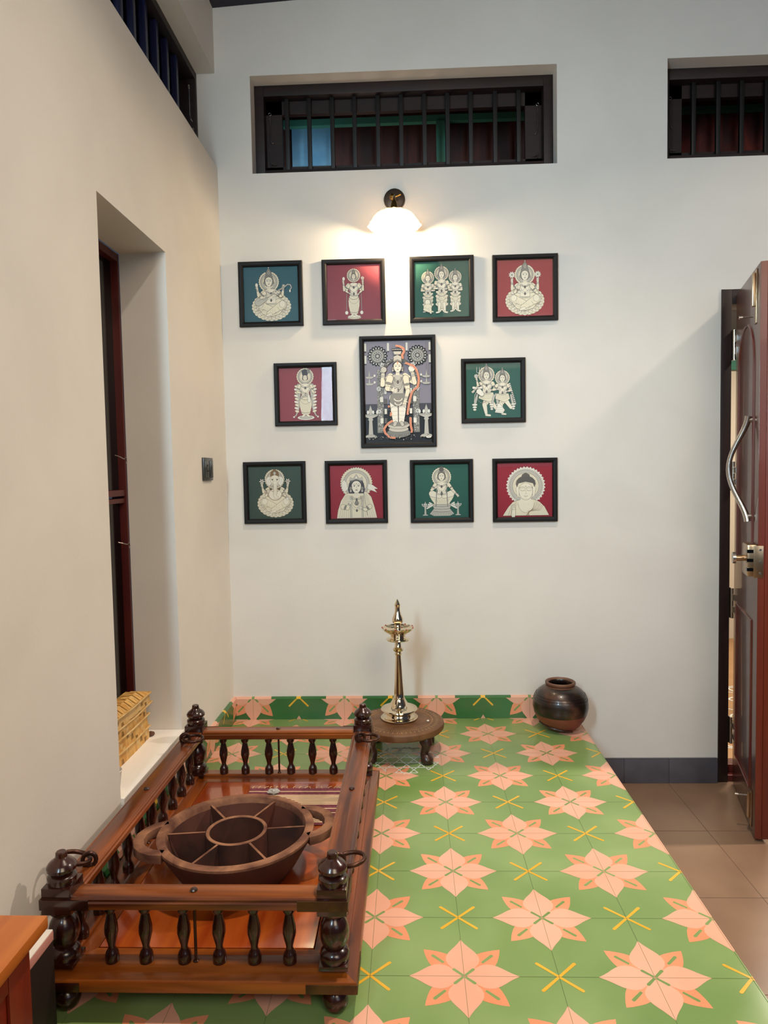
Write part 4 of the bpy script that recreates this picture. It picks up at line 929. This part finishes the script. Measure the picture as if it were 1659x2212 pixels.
foot_prof = [(.001, 0), (.016, 0), (.022, .006), (.0262, .016), (.0268, .024), (.024, .034), (.018, .041), (.020, .045), (.026, .050), (.026, .060), (.001, .060)]
first_post = None
for (px, py) in ((xl, yn), (xr, yn), (xl, yf_), (xr, yf_)):
    c = (px - BX, py - BY, 0)
    mb = MB()
    mb.box(px - .0285, px + .0285, py - .0285, py + .0285, .0967, .106, M_dark, .001, TB)
    mb.lathe(post_prof, M_dark, c, 36)
    mb.box(px - .0295, px + .0295, py - .0300, py + .0300, .209, .243, M_dark, .001, TB)
    mb.box(px - .0290, px + .0290, py - .0290, py + .0290, .243, .262, M_dark, .001, TB)
    post = mb.build('corner_post', bed)
    mb = MB(); mb.lathe(fin_prof, M_dark, c, 36); mb.build('finial', post)
    mb = MB(); mb.lathe(foot_prof, M_dark, c, 32); mb.build('foot', bed)
    # corner straps
    sx = 1 if px < BX else -1; sy = 1 if py < BY else -1
    mb = MB()
    yy = -1.7225 if sy > 0 else -.7615; xx = -.7455 if sx > 0 else -.1365
    a, b = sorted((xx, xx + sx * .098)); mb.box(a, b, yy - .0012, yy + .0012, .221, .2415, M_strap if px > BX else M_dark, .0005, TB)
    a, b = sorted((yy, yy + sy * .098)); mb.box(xx - .0012, xx + .0012, a, b, .221, .2415, M_strap, .0005, TB)
    mb.build('corner_strap', bed)
    mb = MB(); yy = -1.7322 if sy > 0 else -.7368; xx = -.7682 if sx > 0 else -.1198
    a, b = sorted((xx, xx + sx * .10)); mb.box(a, b, yy - .0010, yy + .0010, .061, .0795, M_strap if px > BX else M_dark, .0005, TB)
    a, b = sorted((yy, yy + sy * .10)); mb.box(xx - .0010, xx + .0010, a, b, .061, .0795, M_strap, .0005, TB)
    mb.build('corner_strap', bed)
# balusters
bal_prof = [(.001, 0), (.0135, 0), (.0140, .010), (.0135, .016), (.0115, .022), (.0075, .028), (.0070, .034), (.0105, .048), (.0138, .062), (.0130, .076), (.0095, .092), (.0080, .100), (.0105, .104), (.0125, .108), (.0125, .1225), (.001, .1225)]
mb = MB(); mb.lathe(bal_prof, M_dark, (0, 0, 0), 20); bal0 = mb.build('baluster', bed)
spots = [(x, yn) for x in (-.618, -.548, -.470, -.399, -.328, -.257)] + [(x, yf_) for x in (-.626, -.555, -.477, -.405, -.334, -.266)]
ys = [-1.615 + (.745 / 9) * k for k in range(10)]
spots += [(xl, y) for y in ys] + [(xr, y) for y in ys]
for i, (x, y) in enumerate(spots):
    o = bal0 if i == 0 else bal0.copy()
    if i: C.objects.link(o); o.parent = bed
    o.location = (x - BX, y - BY, .0962)
for (x, y) in ((-.447, yn), (-.444, yf_), (xl, -1.232), (xr, -1.232)):
    mb = MB(); mb.lathe([(.0032, .0957), (.0032, .2435)], M_iron, bl(x, y, 0), 10); mb.lathe([(.001, .2435), (.007, .2435), (.0078, .245), (.006, .2475), (.001, .248)], M_dark, bl(x, y, 0), 16)
    mb.lathe([(.006, .0957), (.006, .098), (.0035, .1)], M_iron, bl(x, y, 0), 12); mb.build('tie_rod', bed)
# iron rings
def ring(px, py, ang, tilt, flip):
    mb = MB(); b = bl(px, py, 0)
    # eye staple
    mb.tube([(b[0] + .013 * math.cos(t), b[1] + .004 * math.cos(t), .256 + .0145 * math.sin(t)) for t in [-.9 + k * (pi + 1.8) / 12 for k in range(13)]], .0048, M_iron, 10)
    mb.lathe([(.008, .243), (.008, .246), (.004, .248)], M_iron, (b[0], b[1], 0), 14)
    eye = mb.build('ring_staple', bed)
    mb = MB(); R_ = .030
    d = Vector((math.cos(ang), math.sin(ang), 0)); up = Vector((0, 0, 1)); e1 = (d * math.cos(tilt) + up * math.sin(tilt)); e2 = Vector((-d.y, d.x, 0))
    c = Vector((b[0], b[1], .2545)) + e1 * (R_ - .002) + Vector((0, 0, .004))
    mb.tube([c + e1 * R_ * math.cos(t) + e2 * R_ * .92 * math.sin(t) for t in [2 * pi * k / 36 for k in range(36)]], .0047, M_iron, 12, closed=True)
    mb.build('iron_ring', bed)
ring(-.166, -1.602, -.15, .12, 1); ring(-.168, -.905, -.2, -.02, 1); ring(-.714, -.905, -.25, -.02, 1); ring(-.700, -1.600, 3.6, .3, 1)

# ================================================================ COMPARTMENT BOWL
bowl = thing('wooden_bowl', 'large round wooden bowl with six compartments and two loop handles', 'bowl', (-.443, -1.358, .0868)); bowl.scale = (1, 1, .945)
RZ = .120
mb = MB()
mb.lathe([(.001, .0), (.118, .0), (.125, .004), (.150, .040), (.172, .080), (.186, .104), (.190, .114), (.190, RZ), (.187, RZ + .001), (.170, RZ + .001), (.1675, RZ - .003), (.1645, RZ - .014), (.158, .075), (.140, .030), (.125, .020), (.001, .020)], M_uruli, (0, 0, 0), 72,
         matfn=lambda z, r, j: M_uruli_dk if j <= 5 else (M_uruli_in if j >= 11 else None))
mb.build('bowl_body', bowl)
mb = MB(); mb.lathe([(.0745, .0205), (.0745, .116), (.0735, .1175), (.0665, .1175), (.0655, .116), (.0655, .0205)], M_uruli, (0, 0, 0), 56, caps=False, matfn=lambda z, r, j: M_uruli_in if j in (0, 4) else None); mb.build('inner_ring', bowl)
for k in range(6):
    a = math.radians(7 + 60 * k); R_ = Matrix.Rotation(a, 4, 'Z'); mb = MB()
    vs = [(.0755, -.0028, .0205), (.128, -.0028, .0205), (.1665, -.0028, .116), (.0755, -.0028, .116), (.0755, .0028, .0205), (.128, .0028, .0205), (.1665, .0028, .116), (.0755, .0028, .116)]
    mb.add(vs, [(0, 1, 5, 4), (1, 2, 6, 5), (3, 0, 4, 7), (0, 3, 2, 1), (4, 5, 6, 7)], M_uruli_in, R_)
    mb.add([vs[3], vs[2], vs[6], vs[7]], [(0, 1, 2, 3)], M_uruli, R_)
    mb.build('divider', bowl)
for s_ in (0, 1):
    a = math.radians(14 + 180 * s_); R_ = Matrix.Rotation(a, 4, 'Z'); mb = MB()
    path = [(.168, -.074), (.194, -.066), (.213, -.050), (.226, -.030), (.231, 0), (.226, .030), (.213, .050), (.194, .066), (.168, .074)]
    n = len(path); vs = []; wd = .0125
    for i, (x, y) in enumerate(path):
        x2, y2 = path[min(i + 1, n - 1)]; x1, y1 = path[max(i - 1, 0)]; l = math.hypot(x2 - x1, y2 - y1); nx, ny = (y2 - y1) / l, -(x2 - x1) / l
        for q, z in ((-1, .098), (1, .098), (1.1, .106), (1, .1195), (.8, .121), (-.8, .121), (-1, .1195), (-1.1, .106)): vs.append((x + nx * wd * q, y + ny * wd * q, z))
    fs = [(i * 8 + k, i * 8 + (k + 1) % 8, (i + 1) * 8 + (k + 1) % 8, (i + 1) * 8 + k) for i in range(n - 1) for k in range(8)] + [tuple(range(8))[::-1], tuple((n - 1) * 8 + k for k in range(8))]
    mb.add(vs, fs, M_uruli, R_); mb.build('handle', bowl, angle=50)

# ================================================================ WOVEN MAT
mt = thing('woven_mat', 'maroon and cream striped woven mat lying behind the wooden bowl', 'mat', (-.372, -.99, .0866))
mb = MB(); x0, x1, y0, y1 = -.144, .142, -.130, .102
bands = [(0, .05, 'r'), (.05, .085, 'r'), (.085, .10, 'c'), (.10, .17, 'r'), (.17, .19, 'c'), (.19, .21, 'r')]
yy = y1; seq = [(.022, 1), (.004, 0), (.003, 1), (.018, 1), (.005, 0)] + [(.004, 1), (.006, 0)] * 5 + [(.004, 1), (.005, 0), (.022, 1), (.004, 0), (.022, 1), (.004, 0), (.022, 1), (.004, 0)] + [(.004, 1), (.006, 0)] * 3 + [(.03, 1)]
for wd, c in seq:
    if yy - wd < y0: wd = yy - y0
    if wd <= 1e-5: break
    mb.box(x0, x1, yy - wd, yy, .0004, .0026 if c else .0030, M_matred if c else M_matcream); yy -= wd
mb.build('mat_cloth', mt, smooth=False)
mb = MB(); random.seed(11)
for k in range(16):
    x = x0 + .006 + k * (x1 - x0 - .012) / 15; a = random.uniform(-.9, .9)
    mb.tube([(x, y1 - .002, .003), (x + .006 * a, y1 + .005, .004), (x + .010 * a + .004, y1 + .010, .003)], .0009, M_matcream, 5)
for k in range(22):
    y = y0 + k * (y1 - y0) / 21; mb.tube([(x1 - .001, y, .003), (x1 + .004, y + random.uniform(-.004, .004), .003)], .0007, M_matcream, 5)
mb.tube([(x1, y1 - .024, .004), (x1 + .004, y1 - .03, .005), (x1 - .001, y1 - .036, .004)], .0012, M_kum, 5)
mb.build('fringe', mt, smooth=False)
# crumpled pale packet on the mat
bm = bmesh.new(); bmesh.ops.create_icosphere(bm, subdivisions=3, radius=1)
random.seed(4)
for v in bm.verts:
    n_ = .82 + .22 * math.sin(7 * v.co.x + 3 * v.co.y) * math.cos(5 * v.co.y) + random.uniform(-.06, .06)
    v.co = Vector((v.co.x * .022 * n_, v.co.y * .014 * n_, max(-.0, .008 + v.co.z * .009 * n_)))
me = bpy.data.meshes.new('crumpled_packet'); bm.to_mesh(me); bm.free(); me.materials.append(M_plastic)
o = bpy.data.objects.new('crumpled_packet', me); C.objects.link(o); o.location = (-.436, -.930, .0902); tag(o, 'small crumpled pale packet lying on the mat behind the bowl', 'packet')

# ================================================================ CARVED STOOL
st = thing('low_stool', 'round carved wooden stool carrying the bronze oil lamp', 'stool', (-.055, -.378, 0))
mb = MB(); mb.lathe([(.001, .093), (.150, .093), (.162, .096), (.167, .102), (.168, .112), (.166, .120), (.162, .1235), (.155, .125), (.152, .124), (.148, .125), (.118, .125), (.115, .124), (.112, .125), (.001, .125)], M_stool, (0, 0, 0), 80)
for k in range(90):
    a = 2 * pi * k / 90; R_ = Matrix.Rotation(a, 4, 'Z'); mb.box(.1195, .1265, -.0006, .0006, .125, .1254, M_notch, 0, R_)
for k in range(54):
    a = 2 * pi * k / 54; R_ = Matrix.Rotation(a, 4, 'Z'); mb.box(.135, .147, -.0009, .0009, .125, .1254, M_notch, 0, R_)
mb.build('seat', st)
for k in range(4):
    a = math.radians(-45 + 90 * k - 3); cx, cy = .138 * math.cos(a), .138 * math.sin(a); d = Vector((math.cos(a), math.sin(a)))
    mb = MB()
    pts = [(.000, .094, .023), (.004, .082, .024), (.010, .070, .022), (.006, .056, .017), (-.002, .044, .015), (-.004, .034, .016), (.004, .022, .021), (.010, .012, .024), (.010, .004, .023), (.008, .0, .021)]
    mb.tube([(cx + d.x * u, cy + d.y * u, z) for u, z, r in pts], [r for u, z, r in pts], M_stooldk, 14); mb.build('leg', st)
mb = MB(); mb.lathe([(.001, .1256), (.004, .1258), (.005, .128), (.003, .130), (.001, .131)], M_white, (.106, -.02, 0), 10)
o = mb.build('jasmine_bud'); o.location = (-.055, -.378, .0); tag(o, 'tiny white flower bud lying on the stool top right of the lamp', 'flower')

# chalk lattice on tiles under the stool
mb = MB(); kc = (-.035, -.455)
def seg2(x0, y0, x1, y1, w_=.0032):
    l = math.hypot(x1 - x0, y1 - y0); nx, ny = -(y1 - y0) / l * w_ / 2, (x1 - x0) / l * w_ / 2
    mb.box(0, 1, 0, 1, .0006, .0012, M_chalk, 0, Matrix(((x1 - x0, nx * 2, 0, x0 - nx), (y1 - y0, ny * 2, 0, y0 - ny), (0, 0, 1, 0), (0, 0, 0, 1))))
RK = .125
for ang in (0, pi / 3, 2 * pi / 3):
    c, s_ = math.cos(ang), math.sin(ang)
    for k in range(-3, 4):
        dd = k * .046 + .02; L_ = math.sqrt(max(0, RK ** 2 - dd ** 2))
        if L_ < .02: continue
        seg2(kc[0] + dd * -s_ - L_ * c, kc[1] + dd * c - L_ * s_, kc[0] + dd * -s_ + L_ * c, kc[1] + dd * c + L_ * s_)
tag(mb.build('chalk_drawing', smooth=False), 'white chalk star lattice drawn on the tiles under the stool', 'floor drawing')

# ================================================================ OIL LAMP
ol = thing('oil_lamp', 'tall polished bronze oil lamp standing on the round stool', 'oil lamp', (-.058, -.362, .1252))
mb = MB(); mb.lathe([(.001, 0), (.064, 0), (.070, .003), (.0715, .007), (.069, .009), (.060, .010), (.055, .014), (.052, .021), (.054, .027), (.066, .034), (.0705, .038), (.069, .041), (.060, .043), (.045, .049), (.033, .060), (.026, .072), (.023, .078), (.001, .078)], M_brass, n=64); mb.build('base', ol)
mb = MB(); mb.lathe([(.020, .078), (.0215, .082), (.020, .086), (.0185, .10), (.0155, .15), (.0125, .21), (.0105, .247), (.013, .250), (.014, .253), (.011, .256), (.014, .260), (.0195, .265), (.0205, .270), (.017, .275), (.012, .278), (.014, .281), (.0125, .284), (.0115, .302), (.001, .302)], M_brass, n=40); mb.build('stem', ol)
mb = MB(); mb.lathe([(.010, .300), (.030, .302), (.044, .305), (.0455, .308), (.043, .311), (.032, .314), (.028, .320), (.030, .326), (.040, .332), (.054, .341), (.0615, .350), (.0625, .353), (.060, .354), (.056, .350), (.044, .3425), (.028, .339), (.001, .339)], M_brass, n=64); mb.build('oil_pan', ol)
mb = MB(); mb.lathe([(.016, .3392), (.0165, .344), (.013, .348), (.012, .354), (.0135, .358), (.012, .362), (.015, .368), (.0205, .376), (.0215, .384), (.0185, .394), (.013, .406), (.010, .418), (.0095, .432), (.0105, .438), (.0115, .441), (.009, .446), (.006, .453), (.001, .462)], M_brass, n=40); mb.build('finial', ol)
for k in range(9):
    a = 2 * pi * k / 9 + .4; mb = MB(); mb.lathe([(.001, -.0018), (.0028, 0), (.001, .0018)], M_kum, (.060 * math.cos(a), .060 * math.sin(a), .3548), 8); mb.build('red_dot', ol)


# ================================================================ CLAY POT
pot = thing('clay_pot', 'round dark fired clay pot at the platform corner', 'pot', (.602, -.140, .0008))
mb = MB()
pp = [(.001, 0), (.046, 0), (.060, .006), (.078, .022), (.095, .046), (.106, .070), (.1115, .095), (.110, .118), (.102, .142), (.088, .162), (.070, .175), (.060, .179)]
pp2 = [(.058, .178), (.056, .182), (.058, .186), (.061, .191), (.0605, .196), (.057, .199), (.052, .198), (.047, .193), (.045, .186), (.047, .178), (.066, .168), (.085, .150), (.098, .120), (.100, .090), (.085, .045), (.050, .012), (.001, .010)]
def potfn(r, z, a):
    return r * (1 + .012 * math.cos(a * 2 + 1)) , z
mb.lathe(pp + pp2[1:], M_pot, (0, 0, 0), 64, fn=potfn, matfn=lambda z, r, j: (M_potred if j <= 4 else (M_rim if 11 <= j <= 17 else None)))
for k, z in enumerate((.128, .138, .148)): 
    r = {.128: .1078, .138: .1042, .148: .0990}[z]; mb.tube([(r * (1 + .012 * math.cos(t * 2 + 1)) * math.cos(t), r * (1 + .012 * math.cos(t * 2 + 1)) * math.sin(t), z) for t in [2 * pi * i / 60 for i in range(60)]], .0016, M_pot, 6, closed=True)
mb.build('pot_body', pot)
# (glaze drip boundary: tilted dark glaze patch)
mb = MB(); drip = []
for i in range(24):
    t = -pi * .95 + i * pi * .62 / 23; z = .036 - .028 * (i / 23)
    r = .0905 - (.036 - z) * .75; drip.append((r * math.cos(t), r * math.sin(t), z))
mb.tube(drip, .0028, M_pot, 6); mb.build('glaze_drip', pot)

# ================================================================ BASKET, CUP
bk = thing('palm_basket', 'square lidded palm leaf basket on the niche sill', 'basket', (0, 0, .2102))
bx0, bx1, by0, by1 = -.938, -.880, -1.06, -.776
def slab(name, z0, z1, e0, e1, m, parent, nz=6, na=14):
    mb = MB(); n = 0; P = []
    for j in range(nz + 1):
        f = j / nz; e = e0 + (e1 - e0) * f; z = z0 + (z1 - z0) * f
        ring_ = []
        xs0, xs1, ys0, ys1 = bx0 - e * .0, bx1 + e, by0 - e, by1 + e
        for (ax, ay, bx_, by_) in ((xs0, ys0, xs1, ys0), (xs1, ys0, xs1, ys1), (xs1, ys1, xs0, ys1), (xs0, ys1, xs0, ys0)):
            for i in range(na): 
                u = i / na; w_ = .0006 * (1 if (i + j) % 2 else -1)
                x, y = ax + (bx_ - ax) * u, ay + (by_ - ay) * u; cx, cy = (xs0 + xs1) / 2, (ys0 + ys1) / 2
                bul = 1 + .05 * math.sin(pi * u); ring_.append((cx + (x - cx) * (bul if x > xs0 + .001 else 1) + w_ * (x > xs0 + .01), cy + (y - cy) * bul + w_, z + .0015 * math.sin(i * 1.7 + j)))
        P += ring_; n = len(ring_)
    fs = [(j * n + i, j * n + (i + 1) % n, (j + 1) * n + (i + 1) % n, (j + 1) * n + i) for j in range(nz) for i in range(n)]
    mb.add(P, fs, m); mb.add(P[-n:], [tuple(range(n))], m); mb.add(P[:n], [tuple(range(n))[::-1]], m)
    k = len(mb.f)
    for q in range(nz * n):
        if (q * 7 + q // n * 3) % 5 == 0: mb.m[q] = mb.mi(M_basket2)
        if (q * 5 + q // n * 2) % 11 == 0: mb.m[q] = mb.mi(M_basket3)
    return mb.build(name, parent, angle=18)
slab('basket_body', 0, .125, .004, -.004, M_basket, bk, 8, 18)
lid = slab('lid', .118, .150, .008, .006, M_basket2, bk, 3, 18)
mb = MB()
mb.add([(bx0, by0 - .006, .150), (bx1 + .008, by0 - .006, .150), (bx1 + .008, by1 + .008, .150), (bx0, by1 + .008, .150), (bx0 + .0, by0 + .04, .163), (bx1 - .018, by0 + .045, .166), (bx1 - .018, by1 - .035, .166), (bx0 + .0, by1 - .035, .163)], [(0, 1, 5, 4), (1, 2, 6, 5), (2, 3, 7, 6), (3, 0, 4, 7), (4, 5, 6, 7)], M_basket)
for k in range(13):
    y = by0 + .045 + k * .0165; d_ = .012 if k % 2 else -.012
    mb.tube([(bx1 - .018, y, .1665), (bx1 - .030, y + d_ * .5, .1672), (bx0 + .004, y + d_ * 1.6, .1655)], .0015, (M_basket2, M_basket3, M_basket)[k % 3], 5, flat=.4)
    mb.tube([(bx1 + .007, y - .004, .1515), (bx1 - .004, y + d_ * .3, .159), (bx1 - .018, y, .1665)], .0022, (M_basket3, M_basket2)[k % 2], 5, flat=.4)
mb.build('lid_top', bk, angle=18)
mb = MB()
for z, e in ((.150, .011), (.118, .013), (.080, .006), (.040, .007)):
    mb.tube([(bx0, by0 - e, z), (bx1 + e, by0 - e, z + .002), (bx1 + e * 1.3, (by0 + by1) / 2, z - .001), (bx1 + e, by1 + e, z), (bx0, by1 + e, z)], .0026, M_basket2, 6)
mb.build('binding', bk)
mb = MB(); mb.tube([(bx1 - .01, by1 + .004, .004), (bx1 + .006, by1 + .010, .010), (bx1 + .010, by1 + .020, .006)], [.006, .009, .007], M_rim, 8); mb.build('corner_knot', bk)
cp = MB(); cp.lathe([(.001, 0), (.022, 0), (.0235, .003), (.030, .058), (.0318, .060), (.0305, .0615), (.028, .058), (.0215, .006), (.001, .005)], M_cup, n=36)
o = cp.build('paper_cup'); o.location = (-.833, -1.180, .2102); tag(o, 'white cup half hidden at the near end of the niche sill', 'cup')

# ================================================================ CABINET, CARTON
cb = thing('low_cabinet', 'low orange-brown wooden cabinet at the lower left edge', 'cabinet', (-.70, -2.2, 0))
def cbox(mb, x0, x1, y0, y1, z0, z1, m, b=.003): mb.box(x0 + .70, x1 + .70, y0 + 2.2, y1 + 2.2, z0, z1, m, b)
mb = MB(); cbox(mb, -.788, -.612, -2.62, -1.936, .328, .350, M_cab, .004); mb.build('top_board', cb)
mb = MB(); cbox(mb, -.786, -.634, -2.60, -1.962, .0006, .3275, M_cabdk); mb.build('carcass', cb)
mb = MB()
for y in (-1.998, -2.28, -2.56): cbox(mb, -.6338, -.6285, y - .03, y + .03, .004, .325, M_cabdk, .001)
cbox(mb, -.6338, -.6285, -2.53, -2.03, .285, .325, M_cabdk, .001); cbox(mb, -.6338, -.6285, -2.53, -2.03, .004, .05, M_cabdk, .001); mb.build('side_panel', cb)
cr = thing('paper_box', 'narrow dark box with white top and pink band behind the cabinet corner', 'box', (-.722, -1.845, 0))
mb = MB(); mb.box(-.020, .020, -.088, .088, .0006, .185, M_carton, .001); mb.build('box_body', cr)
mb = MB(); mb.box(-.0205, .0205, -.0885, .0885, .1852, .203, M_pinkpaper, .0005); mb.build('band', cr)
mb = MB(); mb.box(-.020, .020, -.088, .088, .2032, .2055, M_paper, .0005); mb.build('white_top', cr)
